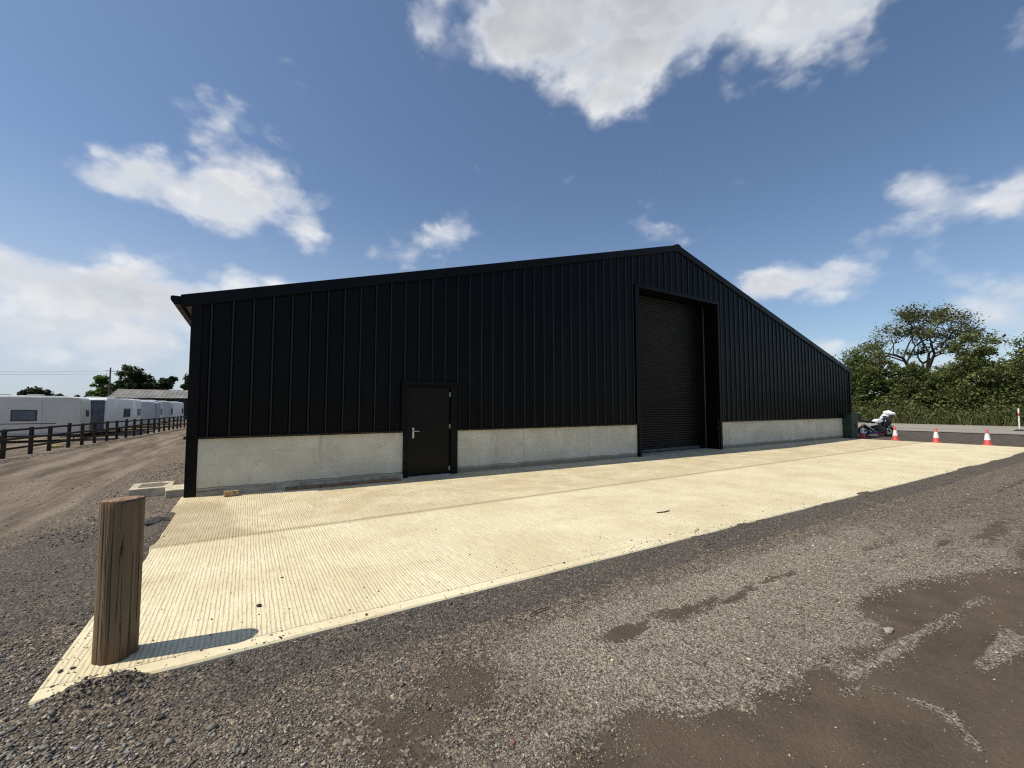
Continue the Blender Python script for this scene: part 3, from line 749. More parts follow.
# roof slopes
def slope(x0, x1):
    mb = MB(); z0, z1 = roof_z(x0), roof_z(x1); P = .3333; y = WY - .06; ys = [(y, 0)]
    while y < YB: ys += [(y + .25, 0), (y + .27, .032), (y + .315, .032), (y + P, 0)]; y += P
    vs = [(x0, a, z0 + o + .005) for a, o in ys] + [(x1, a, z1 + o + .005) for a, o in ys]; n = len(ys)
    mb.add(vs, [(i, i + 1, n + i + 1, n + i) for i in range(n - 1)]); return lp(mb.build('roof', M['black_metal']))
slope(XL - .175, XG); slope(XG, XR + .175)
def liner(x0, x1):
    mb = MB(); z0, z1 = roof_z(x0) - .05, roof_z(x1) - .05
    mb.add([(x0, WY + .02, z0), (x1, WY + .02, z1), (x1, YB, z1), (x0, YB, z0)], [(0, 1, 2, 3)]); return lp(mb.build('roof_liner', M['soffit']))
liner(XL - .15, XG); liner(XG, XR + .15)
rg = MB(); rg.prism([(-.16, -.02), (0, .03), (.16, -.02), (.16, -.035), (0, .012), (-.16, -.035)], WY - .10, YB, lambda a, b_, h: (XG + a, h, HG + .05 + b_)); lp(rg.build('ridge_cap', M['black_metal']))
for s_, x in ((-1, XL - .175), (1, XR + .175)):
    mb = MB(); prof = [(-.02, .03), (-.02, -.125), (.07, -.125), (.125, -.05), (.125, .02), (.10, .03)]
    mb.prism(prof, WY - .085, YB, lambda a, b_, h: (x + s_ * a, h, roof_z(XL - .175) + b_)); lp(mb.build('gutter', M['black_trim'], bevel=.006, bseg=1))
# personnel door
flash('door_frame', (DL, DL + .085, WY - .075, WY + .14, .0, DH), (DR - .185, DR, WY - .075, WY + .14, .0, DH), (DL + .086, DR - .186, WY - .075, WY + .14, DH - .062, DH))
flash('door_head_flashing', (DL - .08, DR + .08, WY - .118, WY - .077, DH - .01, DH + .06), (DL - .075, DL - .003, WY - .10, WY - .02, HC + .006, DH - .012), (DR + .003, DR + .075, WY - .10, WY - .02, HC + .006, DH - .012))
mb = MB(); mb.box(DL + .09, DR - .195, WY - .02, WY + .03, .03, DH - .07)
leaf = lp(mb.build('door', M['black_door'], bevel=.006, bseg=2))
def sub(o, par):
    o.parent = par; return o
hx, hz = 3.27, 1.02
mb = MB(); mb.cbox((hx, WY - .025, hz), (.042, .010, .24), 0)
for zz in (.09, -.10): mb.lathe([(.0, -.034), (.009, -.034), (.009, -.028)], 8, (hx, WY, hz + zz), 'Y')
mb.tube([(hx, WY - .03, hz + .045), (hx, WY - .075, hz + .045), (hx + .012, WY - .085, hz + .045), (hx + .13, WY - .085, hz + .042)], [.011, .011, .011, .009], 8)
sub(mb.build('handle', M['steel'], bevel=0), leaf)
for zz in (1.93, 1.16, .14):
    mb = MB(); mb.tube([(DR - .19, WY - .035, zz - .055), (DR - .19, WY - .035, zz + .055)], .008, 8); mb.box(DR - .212, DR - .20, WY - .026, WY - .0215, zz - .05, zz + .05)
    sub(mb.build('hinge', M['steel']), leaf)
mb = MB(); mb.box(DL + .09, DR - .19, WY - .07, WY + .12, -.02, .022); lp(mb.build('threshold', M['galv']))
bx = MB(); bx.box(DL + .02, DR - .02, WY + .15, WY + .17, 0, DH - .02); lp(bx.build('door_backing', M['barn_dark']))
# roller shutter in its deep reveal
YS = WY + .56
mb = MB(); zs = .13; vs = []; prof = []
while zs < SH + .1:
    prof += [(zs, 0), (zs + .018, -.014), (zs + .055, -.014), (zs + .073, 0), (zs + .080, .004)]; zs += .088
vs = [(SL + .05, YS + o, z) for z, o in prof] + [(SR - .42, YS + o, z) for z, o in prof]; n = len(prof)
mb.add(vs, [(i, i + 1, n + i + 1, n + i) for i in range(n - 1)])
shut = lp(mb.build('roller_shutter', M['shutter']))
mb = MB(); mb.box(SL + .06, SR - .43, YS - .03, YS + .02, .035, .128); sub(mb.build('bottom_rail', M['guide_grey'], bevel=.004, bseg=1), shut)
flash('shutter_guide', (SL + .0, SL + .16, YS - .06, YS + .06, -.02, SH)); 
flash('shutter_guide', (SR - .415, SR - .06, YS - .05, YS + .08, -.02, SH))
flash('guide_edge', (SR - .056, SR - .010, YS - .075, YS + .08, -.02, SH - .02), mat='guide_grey')
flash('shutter_frame', (SL, SL + .10, WY - .085, WY + .03, -.02, SH))
flash('reveal_lining', (SR - .03, SR + .0, WY - .02, YS - .08, -.02, SH + .02))
flash('reveal_lining', (SL + .001, SL + .035, WY + .031, YS - .061, -.02, SH))
flash('head_flashing', (SL - .10, SR + .13, WY - .10, WY - .070, SH - .03, SH + .09))
flash('reveal_lining', (SL + .11, SR - .035, WY - .068, YS + .05, SH - .01, SH + .05))
flash('shutter_frame', (SR + .003, SR + .13, WY - .095, WY - .030, -.02, SH - .035))
flash('shutter_frame', (SL - .10, SL - .003, WY - .095, WY - .030, HC + .006, SH - .035))
mb = MB(); mb.box(SL + .05, SR - .05, WY + .02, YS + .12, -.10, .006); lp(mb.build('threshold_slab', M['pad_conc']))
# kicker at the foot of the left-hand panels
mb = MB(); vs = []
kx = np.linspace(-.755, 3.03, 30)
for x in kx:
    w = .05 + .02 * math.sin(x * 4.1) + .012 * math.sin(x * 11); h = .10 + .012 * math.sin(x * 2.3 + 1)
    vs += [(x, WY - .002, .0 - .05), (x, WY - w - .03, -.05), (x, WY - w, h * .8), (x, WY - .002, h)]
fs = []
for i in range(29):
    for k in range(4): fs.append((i * 4 + k, (i + 1) * 4 + k, (i + 1) * 4 + (k + 1) % 4, i * 4 + (k + 1) % 4))
fs += [(0, 1, 2, 3), tuple(29 * 4 + k for k in (3, 2, 1, 0))]
mb.add(vs, fs); lp(mb.build('concrete_kicker', M['kicker']))

# ------------------------------------------------------------------ small things around the apron
# the round timber post
pp = empty('timber_post', (-.69, 3.775, 0))
tag(pp, 'stout round weathered timber post standing on the near left slab corner', 'post')
mb = MB(); seg = 48; vs = []; fs = []; hts = [-.02, .02, .12, .3, .5, .7, .85, .96, 1.0, 1.012]
rr_ = random.Random(4); dents = [(rr_.uniform(0, 6.28), rr_.uniform(.004, .010), rr_.uniform(.05, .12)) for _ in range(9)]
for i, h in enumerate(hts):
    for k in range(seg):
        a = 2 * math.pi * k / seg; r = .108 + .004 * math.sin(2 * a + 1) + .003 * math.sin(3 * a + h * 2)
        for da, dd, dw in dents: r -= dd * math.exp(-(((a - da - .15 * h + math.pi) % (2 * math.pi) - math.pi) / dw) ** 2)
        if i == len(hts) - 1: r -= .006
        vs.append((r * math.cos(a), r * math.sin(a), h + (  .003 * math.cos(a + .6) if i >= len(hts) - 2 else 0)))
for i in range(len(hts) - 1):
    for k in range(seg): fs.append((i * seg + k, i * seg + (k + 1) % seg, (i + 1) * seg + (k + 1) % seg, (i + 1) * seg + k))
mb.add(vs, fs); o = mb.build('shaft', M['post_wood'], pp, smooth=True)
mb = MB(); top = [vs[(len(hts) - 1) * seg + k] for k in range(seg)]; c = Vector((0, 0, 1.018))
inner = [tuple(Vector(p) * .55 + c * .45) for p in top]
mb.add(top + inner + [tuple(c)], [(k, (k + 1) % seg, seg + (k + 1) % seg, seg + k) for k in range(seg)] + [(seg + k, seg + (k + 1) % seg, 2 * seg) for k in range(seg)])
mb.build('end_grain', M['post_end'], pp, smooth=True)
# pads beside the building
def slab_block(loc, d, rz, label, recess=None):
    e = empty('concrete_block', loc, rz); tag(e, label, 'concrete block')
    mb = MB(); mb.cbox((0, 0, d[2] / 2), d); b_ = mb.build('block', M['pad_conc'], e, bevel=.012, bseg=2)
    if recess:
        mb = MB(); mb.add([(x, y, d[2] + .003) for x, y in recess], [tuple(range(len(recess)))]); mb.build('dirt_patch', paint('damp_dirt', (.13, .11, .085), .95, 0, .3, 12), e)
    return e
slab_block((-1.52, 10.63, -.05), (.62, .78, .17), R(4), 'low concrete block with a dirty sunken top beside the building corner', [(-.2, -.22), (.16, -.27), (.24, .1), (.1, .27), (-.18, .24)])
slab_block((-1.09, 10.15, -.05), (.36, .62, .165), R(8), 'plain pale concrete block between the corner column and the dirty block')
# plank along the foot of the wall and an offcut
mb = MB(); mb.cbox((0, 0, .024), (2.25, .12, .046)); o = mb.build('timber_plank', M['plank_wood'], bevel=.004, bseg=1)
o.location = (1.78, 9.33, .001); o.rotation_euler = (0, 0, R(-2.5)); tag(o, 'long weathered plank lying at the foot of the concrete wall left of the door', 'plank')
mb = MB(); mb.cbox((0, 0, .048), (.22, .10, .095)); o = mb.build('wood_block', wood('block_wood', (.42, .29, .15), (.2, .12, .06), (.5, .38, .22), 3, 20), bevel=.004, bseg=1)
o.location = (-.22, 9.30, .001); o.rotation_euler = (0, 0, R(6)); tag(o, 'short sawn wood block on the slab at the wall near the left corner', 'wood block')
# sticks and dark scraps on the slab
def stick(pts, r, label):
    mb = MB(); c = Vector(pts[0]); mb.tube([Vector(p) - c for p in pts], r, 6); o = mb.build('twig', M['bark']); o.location = c; tag(o, label, 'twig')
stick([(5.35, 4.35, .008), (5.47, 4.31, .012), (5.62, 4.33, .008)], .008, 'short dark twig on the slab in front of the roller door')
stick([(1.92, 2.80, -.012), (2.02, 2.83, -.006), (2.12, 2.83, -.014)], .004, 'thin dark twig on the gravel by the slab front edge')
rock('clod', (.12, 4.06, .012), (.022, .016, .014), 9, M['rock_dark'], 'small dark clod on the ribbed slab right of the post shadow', 'clod')
# green cabinet at the right end of the wall
cb = empty('cabinet', (27.03, 9.36, 0)); tag(cb, 'dark green metal cabinet standing against the right end of the wall', 'cabinet')
mb = MB(); mb.box(-.42, .42, -.18, .17, .06, 1.26); bd = mb.build('body', M['bin_green'], cb, bevel=.012)
mb = MB(); mb.box(-.40, .40, -.17, .16, -.06, .058); mb.build('plinth', M['dark_plastic'], cb)
mb = MB(); mb.prism([(-.45, 0), (.45, 0), (.45, .03), (.40, .05), (-.40, .05), (-.45, .03)], -.21, .19, lambda a, b_, h: (a, h, 1.262 + b_)); mb.build('lid', M['bin_green'], cb, bevel=.006, bseg=1)
for s_ in (-1, 1):
    mb = MB(); mb.box(min(s_ * .01, s_ * .39), max(s_ * .01, s_ * .39), -.197, -.183, .12, 1.21); dr = mb.build('door', M['bin_green'], cb, bevel=.004, bseg=1)
    mb = MB(); mb.box(s_ * .05 - .012, s_ * .05 + .012, -.212, -.199, .6, .75); mb.build('handle', M['dark_plastic'], dr)
# traffic cones
def make_cone():
    e = empty('traffic_cone', (0, 0, 0))
    mb = MB(); mb.cbox((0, 0, .022), (.40, .40, .04), 0, .07); mb.build('base', M['cone_red'], e, bevel=.008)
    def rad(z): return .142 - (.142 - .028) * (z - .04) / .71
    mb = MB(); mb.lathe([(.165, .042), (.150, .06), (rad(.075), .075), (rad(.74), .74), (.020, .75), (0, .75)], 24); mb.build('cone_body', M['cone_red'], e, smooth=True)
    mb = MB(); mb.lathe([(rad(.26) + .001, .26), (rad(.262) + .004, .262), (rad(.55) + .004, .55), (rad(.552) + .001, .552)], 24); mb.build('reflective_sleeve', M['cone_white'], e, smooth=True)
    return e
cone = make_cone()
clabels = ['red and white traffic cone nearest the camera, rightmost of the row beyond the slab', 'red and white traffic cone in the middle of the open row beyond the slab',
           'red and white traffic cone right in front of the motorcycle front wheel', 'red and white traffic cone in shade between the green cabinet and motorcycle']
for i, (x, y, a) in enumerate([(26.95, 4.5, .2), (27.0, 6.1, .9), (27.25, 7.62, .5), (28.35, 9.3, .1)]):
    c = cone if i == 0 else copy_tree(cone)
    c.location = (x, y, float(ground_z(np.array([x]), np.array([y]))[0])); c.rotation_euler = (0, 0, a); c.scale = (.94, .94, .95)
    tag(c, clabels[i], 'traffic cone', 'traffic cones beyond the slab')
# delineator post
dp = empty('delineator_post', (44.7, 5.95, .006)); tag(dp, 'slim white roadside post with red band on a black base by the road', 'delineator post')
mb = MB(); mb.lathe([(0, .0), (.30, .0), (.30, .03), (.20, .07), (.07, .11), (0, .11)], 16); mb.build('base', M['rubber'], dp, smooth=True)
mb = MB(); mb.lathe([(.04, .11), (.04, 1.0), (.0401, 1.0)], 12); mb.lathe([(.04, 1.22), (.04, 1.5), (.02, 1.53), (0, 1.53)], 12); mb.build('post', M['cone_white'], dp, smooth=True)
mb = MB(); mb.lathe([(.04, 1.0), (.042, 1.001), (.042, 1.219), (.04, 1.22)], 12); mb.build('red_band', M['cone_red'], dp, smooth=True)

# ------------------------------------------------------------------ motorcycle and person
bk_rz = math.atan2(-.531, .847)
bike = empty('motorcycle', (30.05, 9.22, float(ground_z(np.array([30.05]), np.array([9.22]))[0])), bk_rz)
tag(bike, 'sports motorcycle with white tank and dark fairing parked beyond the green cabinet', 'motorcycle')
def xz(mb, prof, hw, taper=None):
    """profile in x-z, extruded across y, upper and lower edges pinched by taper"""
    zs_ = [p[1] for p in prof]; zm = (max(zs_) + min(zs_)) / 2; zh = max(1e-3, (max(zs_) - min(zs_)) / 2)
    k = taper or 0
    n = len(prof); rings = []
    for y, sh in ((-1, .82), (-.75, .96), (0, 1.0), (.75, .96), (1, .82)):
        cxm = sum(p[0] for p in prof) / n
        rings.append([(cxm + (p[0] - cxm) * (1 - k * (1 - sh)), y * hw, zm + (p[1] - zm) * (1 - (k or .6) * (1 - sh))) for p in prof])
    vs = [p for r_ in rings for p in r_]; fs = [tuple(range(n)), tuple(range(4 * n, 5 * n))]
    for j in range(4):
        for i in range(n): fs.append((j * n + i, j * n + (i + 1) % n, (j + 1) * n + (i + 1) % n, (j + 1) * n + i))
    return mb.add(vs, fs)
def wheel(x, r, w):
    mb = MB(); prof = [(r - .09, -w * .35), (r - .04, -w * .5), (r - .012, -w * .35), (r, 0), (r - .012, w * .35), (r - .04, w * .5), (r - .09, w * .35), (r - .09, -w * .35)]
    mb.lathe(prof, 28, (x, 0, r), 'Y'); ty = mb.build('wheel', M['rubber'], bike, smooth=True)
    mb = MB(); mb.lathe([(r - .115, -w * .3), (r - .088, -w * .33), (r - .088, w * .33), (r - .115, w * .3), (r - .115, -w * .3)], 28, (x, 0, r), 'Y')
    for k in range(5):
        a = k * 2 * math.pi / 5; mb.tube([(x, 0, r), (x + math.cos(a) * (r - .1), 0, r + math.sin(a) * (r - .1))], [.03, .018], 6)
    mb.lathe([(0, -.07), (.05, -.07), (.05, .07), (0, .07)], 12, (x, 0, r), 'Y'); mb.build('rim', M['dark_plastic'], ty, smooth=True)
    mb = MB(); mb.lathe([(.07, -.055), (.145, -.055), (.145, -.062), (.07, -.062), (.07, -.055)], 20, (x, 0, r), 'Y'); mb.build('brake_disc', M['steel'], ty, smooth=True)
wheel(-.70, .31, .19); wheel(.71, .30, .12)
mb = MB(); 
for s_ in (-1, 1): mb.tube([(.71, s_ * .095, .30), (.50, s_ * .095, .80), (.46, s_ * .095, .90)], [.03, .027, .025], 8)
mb.build('fork', M['steel'], bike, smooth=True)
mb = MB(); xz(mb, [(.55, .62), (.86, .60), (.98, .55), (.80, .66), (.64, .70)], .07); mb.build('mudguard', M['bike_black'], bike, smooth=True)
mb = MB()
for s_ in (-1, 1): mb.tube([(-.70, s_ * .115, .31), (-.30, s_ * .12, .40), (-.12, s_ * .10, .45)], [.03, .035, .04], 8)
mb.build('swingarm', M['galv'], bike, smooth=True)
mb = MB(); xz(mb, [(-.16, .30), (.16, .24), (.30, .34), (.30, .56), (.12, .66), (-.16, .60)], .20); mb.lathe([(0, -.235), (.09, -.235), (.10, -.2), (.10, .2), (.09, .235), (0, .235)], 16, (.0, 0, .40), 'Y'); mb.build('engine', M['dark_plastic'], bike, bevel=.01, bseg=1)
mb = MB(); xz(mb, [(-.20, .74), (.05, .76), (.30, .82), (.32, .92), (.18, 1.0), (.0, .985), (-.16, .86)], .155, 1.1); mb.build('fuel_tank', M['bike_white'], bike, smooth=True, bevel=.02)
mb = MB(); xz(mb, [(-.52, .85), (-.20, .77), (-.12, .80), (-.20, .855), (-.50, .90)], .14); mb.build('seat', M['rubber'], bike, smooth=True, bevel=.01)
mb = MB(); xz(mb, [(-.98, .985), (-.95, 1.03), (-.52, .945), (-.36, .84), (-.44, .76), (-.60, .82)], .11, .9); tl = mb.build('tail_unit', M['bike_black'], bike, smooth=True, bevel=.01)
for s_ in (-1, 1):
    mb = MB(); mb.add([(-.93, s_ * .112, 1.0), (-.50, s_ * .118, .875), (-.50, s_ * .118, .90), (-.93, s_ * .112, 1.02)], [(0, 1, 2, 3)]); mb.build('side_stripe', M['bike_white'], tl)
mb = MB(); mb.box(-1.0, -.975, -.05, .05, .985, 1.02); mb.build('tail_light', M['bike_red'], tl)
mb = MB(); xz(mb, [(.28, .60), (.40, .52), (.66, .62), (.80, .80), (.76, .92), (.60, 1.06), (.46, 1.02), (.34, .86)], .19, .9); fr_ = mb.build('front_fairing', M['bike_black'], bike, smooth=True, bevel=.015)
mb = MB(); xz(mb, [(.60, 1.06), (.52, 1.18), (.48, 1.17), (.52, 1.03)], .12, .8); mb.build('windscreen', M['cara_glass'], fr_, smooth=True)
for s_ in (-1, 1):
    mb = MB(); mb.lathe([(0, -.004), (.045, 0), (.05, .012)], 12, (0, 0, 0), 'Y'); hl_ = mb
    hl_.v = [(p[0] * 1.3 + .70, p[1] + s_ * .085, p[2] * .7 + .88) for p in hl_.v]; hl_.build('headlight', M['steel'], fr_, smooth=True)
mb = MB(); xz(mb, [(-.14, .20), (.30, .18), (.46, .32), (.44, .52), (.28, .62), (.18, .40), (-.10, .30)], .225, .7); mb.build('side_fairing', M['bike_black'], bike, smooth=True, bevel=.012)
mb = MB(); xz(mb, [(-.40, .15), (.28, .13), (.42, .20), (.30, .26), (-.36, .24)], .19, .7); mb.build('belly_pan', M['bike_blue'], bike, smooth=True, bevel=.01)
for s_ in (-1, 1):
    mb = MB(); mb.add([(-.36, s_ * .197, .18), (.30, s_ * .197, .17), (.34, s_ * .197, .20), (-.34, s_ * .197, .215)], [(0, 1, 2, 3)]); mb.build('red_stripe', M['bike_red'], bike)
mb = MB(); mb.tube([(.05, -.17, .22), (-.25, -.19, .30), (-.45, -.20, .46), (-.86, -.21, .70)], [.028, .03, .052, .058], 10); mb.build('exhaust', M['steel'], bike, smooth=True)
for s_ in (-1, 1):
    mb = MB(); mb.tube([(.44, s_ * .10, .99), (.38, s_ * .24, .985), (.30, s_ * .36, .97)], [.014, .014, .018], 8); mb.build('handlebar', M['rubber'], bike, smooth=True)
for s_ in (-1, 1):
    mb = MB(); mb.tube([(.56, s_ * .12, 1.08), (.54, s_ * .30, 1.15)], .009, 6); mb.cbox((.535, s_ * .36, 1.17), (.03, .13, .075), 0, .01); mb.build('mirror', M['bike_black'], bike, bevel=.006, bseg=1)
mb = MB(); mb.tube([(-.08, .18, .28), (-.12, .36, .02)], .014, 6); mb.build('side_stand', M['galv'], bike)

def skinned(name, pts, edges, rads, mat, parent, levels=2, root=0):
    me = bpy.data.meshes.new(name + '_cage'); me.from_pydata(pts, edges, []); o = bpy.data.objects.new(name, me); col.objects.link(o)
    sk = o.modifiers.new('skin', 'SKIN'); sk.use_smooth_shade = True
    layer = me.skin_vertices[0].data if me.skin_vertices else None
    if layer is None:
        bm = bmesh.new(); bm.from_mesh(me); bm.verts.layers.skin.verify(); bm.to_mesh(me); bm.free(); layer = me.skin_vertices[0].data
    for i, r in enumerate(rads): layer[i].radius = (r, r) if not hasattr(r, '__len__') else r; layer[i].use_root = (i == root)
    ss = o.modifiers.new('sub', 'SUBSURF'); ss.levels = levels; ss.render_levels = levels
    dg = bpy.context.evaluated_depsgraph_get(); ev = o.evaluated_get(dg); nm = bpy.data.meshes.new_from_object(ev)
    o.modifiers.clear(); o.data = nm; nm.name = name; nm.materials.clear(); nm.materials.append(mat)
    for p in nm.polygons: p.use_smooth = True
    if parent: o.parent = parent
    return o
# person standing behind the machine, bent forward over its front, both hands down at the front fairing
per = empty('person', (31.12, 9.22, -.03), bk_rz)
tag(per, 'person in a white short sleeved top bending forward over the front of the motorcycle', 'person')
# local axes: +x along the bike towards its nose, -y towards the bike
J_ = [(0, .10, .90), (.10, .04, 1.06), (.20, -.03, 1.22), (.30, -.08, 1.36), (.36, -.12, 1.42), (.40, -.16, 1.47), (.44, -.22, 1.50),
      (-.06, .19, .86), (-.02, .20, .47), (-.06, .22, .09), (.10, .17, .05), (-.06, -.0, .86), (.02, -.02, .47), (-.02, .02, .09), (.13, -.03, .05),
      (.22, .12, 1.36), (.36, .14, 1.12), (.50, .02, .93), (.40, -.26, 1.30), (.52, -.28, 1.06), (.62, -.20, .86),
      (.53, -.02, .88), (.65, -.18, .80)]
E_ = [(0, 1), (1, 2), (2, 3), (3, 4), (4, 5), (5, 6), (0, 7), (7, 8), (8, 9), (9, 10), (0, 11), (11, 12), (12, 13), (13, 14), (3, 15), (15, 16), (16, 17), (17, 21), (3, 18), (18, 19), (19, 20), (20, 22)]
r_ = [.14, .125, .135, .12, .055, .085, .085, .085, .058, .042, .035, .085, .058, .042, .035, .062, .046, .034, .062, .046, .034, .036, .036]
body = skinned('body', J_, E_, r_, M['skin'], per)
# fingers: five unequal, curled, on each hand
for base, dirv in (((.53, -.02, .88), Vector((.25, -.35, -.9))), ((.65, -.18, .80), Vector((.2, -.1, -.95)))):
    pts = []; ed = []; rd_ = []
    side_v = Vector((.75, .6, 0)).normalized(); dirv = dirv.normalized(); fwd = Vector((.5, -.6, 0)).normalized()
    fing = MB()
    for k, ln_ in enumerate((.075, .085, .08, .062)):
        b0 = Vector(base) + side_v * (k - 1.5) * .02 + dirv * .02
        fing.tube([b0, b0 + dirv * ln_ * .5, b0 + dirv * ln_ * .8 + fwd * .012, b0 + dirv * ln_ * .9 + fwd * .035], [.010, .009, .008, .006], 6)
    b0 = Vector(base) - side_v * .035; fing.tube([b0, b0 - side_v * .018 + dirv * .035, b0 - side_v * .012 + dirv * .06 + fwd * .012], [.012, .010, .008], 6)
    fing.build('fingers', M['skin'], body, smooth=True)
# face bits
hd = Vector((.445, -.225, 1.50)); fd_ = Vector((.55, -.6, -.45)).normalized(); rt = fd_.cross(Vector((0, 0, 1))).normalized(); upv = rt.cross(fd_)
mb = MB(); mb.tube([hd + fd_ * .08 + upv * .02, hd + fd_ * .108 - upv * .015, hd + fd_ * .085 - upv * .02], [.008, .014, .012], 6); mb.build('nose', M['skin'], body, smooth=True)
for s_ in (-1, 1):
    mb = MB(); mb.cbox(tuple(hd + rt * s_ * .085), (.03, .02, .055)); mb.build('ear', M['skin'], body, smooth=True, bevel=.008)
    mb = MB(); mb.lathe([(0, -.01), (.012, 0), (0, .01)], 8, tuple(hd + fd_ * .083 + upv * .022 + rt * s_ * .032)); mb.build('eye', M['hair'], body, smooth=True)
mb = MB(); mb.tube([hd + fd_ * .082 - upv * .05 - rt * .025, hd + fd_ * .086 - upv * .05, hd + fd_ * .082 - upv * .05 + rt * .025], [.004, .006, .004], 6); mb.build('mouth', M['bike_red'], body, smooth=True)
skinned('shirt', [(-.02, .11, .87), (.10, .04, 1.06), (.20, -.03, 1.22), (.30, -.08, 1.36), (.35, -.11, 1.41), (.22, .12, 1.36), (.31, .135, 1.20), (.40, -.26, 1.30), (.475, -.275, 1.155)],
        [(0, 1), (1, 2), (2, 3), (3, 4), (3, 5), (5, 6), (3, 7), (7, 8)], [.17, .165, .18, .185, .10, .095, .08, .095, .08], M['shirt'], per)
skinned('trousers', [(0, .10, .88), (-.06, .19, .84), (-.02, .20, .47), (-.06, .22, .12), (-.06, -.0, .84), (.02, -.02, .47), (-.02, .02, .12)], [(0, 1), (1, 2), (2, 3), (0, 4), (4, 5), (5, 6)], [.15, .105, .075, .06, .105, .075, .06], M['trousers'], per)
skinned('hair', [(.41, -.19, 1.535), (.445, -.225, 1.56), (.40, -.18, 1.49)], [(0, 1), (0, 2)], [.092, .075, .075], M['hair'], per)
for y, x in ((.205, -.02), (.0, .04)):
    mb = MB(); mb.prism([(-.12, -.045), (.10, -.05), (.15, -.03), (.15, .03), (.10, .05), (-.12, .045)], 0, .085, lambda a, b_, h: (x + a * (1 - h * 1.2), y + b_, h)); mb.build('shoe', M['rubber'], per, smooth=True, bevel=.012)

# ------------------------------------------------------------------ vegetation
def leaf_quads(cen, size, tone, rs_, up=.35, aspect=.7):
    n = len(cen); nrm = rs_.normal(0, 1, (n, 3)); nrm[:, 2] = np.abs(nrm[:, 2]) + up; nrm /= np.linalg.norm(nrm, axis=1)[:, None]
    t1 = np.cross(nrm, rs_.normal(0, 1, (n, 3))); t1 /= np.linalg.norm(t1, axis=1)[:, None]; t2 = np.cross(nrm, t1)
    s = (size * np.exp(rs_.normal(0, .3, n)))[:, None]
    p = np.stack([cen - t1 * s, cen - t2 * s * aspect + nrm * s * .15, cen + t1 * s, cen + t2 * s * aspect + nrm * s * .15], 1)
    return p.reshape(-1, 3), np.arange(4 * n).reshape(-1, 4), np.repeat(tone, 4)
def lobed_crown(name, lobes, n, size, mat, parent, seed, shell=.55, up=.35):
    """leaves spread through overlapping lobes; clumped so light and dark masses and gaps appear"""
    rs_ = np.random.RandomState(seed); L = np.array(lobes, float); w = L[:, 3] * L[:, 4]; w = w / w.sum()
    nc = max(20, n // 55); pick = rs_.choice(len(L), nc, p=w)
    d = rs_.normal(0, 1, (nc, 3)); d /= np.linalg.norm(d, axis=1)[:, None]
    rad = (shell + (1 - shell) * rs_.rand(nc)) ** .7 * np.clip(rs_.normal(1.0, .09, nc), .7, 1.25)
    cc_ = L[pick, :3] + d * rad[:, None] * np.stack([L[pick, 3], L[pick, 3], L[pick, 4]], -1)
    ct = rs_.rand(nc)
    ci = rs_.randint(0, nc, n); cs = (L[pick, 3] * .20 + size)[ci]
    cen = cc_[ci] + rs_.normal(0, 1, (n, 3)) * (cs * np.array(.62))[:, None] * np.array([1, 1, .75])
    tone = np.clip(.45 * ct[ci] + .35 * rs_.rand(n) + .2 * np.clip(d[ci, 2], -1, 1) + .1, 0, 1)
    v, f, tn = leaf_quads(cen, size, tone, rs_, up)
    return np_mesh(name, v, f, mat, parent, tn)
def branch_tree(root, h, spread, seed, leaf, mat, nleaf, first=.35, levels=4, flat=.75, size=.2):
    """trunk forks again and again into a wide dome; leaf clumps sit on the outer twigs"""
    r_ = random.Random(seed); mb = MB(); tips = []
    def grow(p, d, L, rad, lv):
        pts = [p]; q = p
        for k in range(3):
            d = (d + Vector((r_.uniform(-.22, .22), r_.uniform(-.22, .22), r_.uniform(-.10, .14)))).normalized(); q = q + d * L / 3; pts.append(q)
        mb.tube(pts, [rad, rad * .88, rad * .76, rad * .64], 7 if lv < 2 else 5, cap=False)
        if lv >= levels: tips.append((q, d)); tips.append((pts[2], d)); return
        if lv >= levels - 1: tips.append((q, d))
        nb = r_.choice((2, 3, 3)) if lv else 5
        a0 = r_.uniform(0, 6.28)
        for i in range(nb):
            a = a0 + i * 2 * math.pi / nb + r_.uniform(-.4, .4); k = r_.uniform(.55, .95) if lv else r_.uniform(.7, 1.1)
            nd = (d * .75 + Vector((math.cos(a) * k, math.sin(a) * k, r_.uniform(-.05, .32) * flat + (.25 if lv == 0 else 0)))).normalized()
            grow(q, nd, L * r_.uniform(.62, .82), rad * r_.uniform(.52, .66), lv + 1)
    grow(Vector((0, 0, -.2)), Vector((0, 0, 1)), h * first, h * .021, 0)
    tp = np.array([t[0] for t in tips]); 
    # fit to the wanted dome
    sxy = spread / np.percentile(np.hypot(tp[:, 0], tp[:, 1]), 94); szz = h / tp[:, 2].max() * .97
    dome = lambda z, q: z * (1 - .27 * min(1.2, q / spread) ** 2)
    mb.v = [(p[0] * sxy if p[2] > h * .2 else p[0], p[1] * sxy if p[2] > h * .2 else p[1], dome(p[2] * szz, math.hypot(p[0], p[1]) * sxy)) for p in mb.v]
    tp = tp * np.array([sxy, sxy, szz]); tp[:, 2] *= 1 - .27 * np.minimum(1.2, np.hypot(tp[:, 0], tp[:, 1]) / spread) ** 2
    mb.build('trunk', M['bark'], root, smooth=True)
    rs_ = np.random.RandomState(seed); ci = rs_.randint(0, len(tp), nleaf); ct = rs_.rand(len(tp))
    cen = tp[ci] + rs_.normal(0, 1, (nleaf, 3)) * np.array([.55, .55, .28]) * leaf
    cen[:, 2] += .25 * leaf
    tone = np.clip(.45 * ct[ci] + .45 * rs_.rand(nleaf) + .1, 0, 1)
    v, f, tn = leaf_quads(cen, size, tone, rs_, .5)
    return np_mesh('crown', v, f, mat, root, tn)

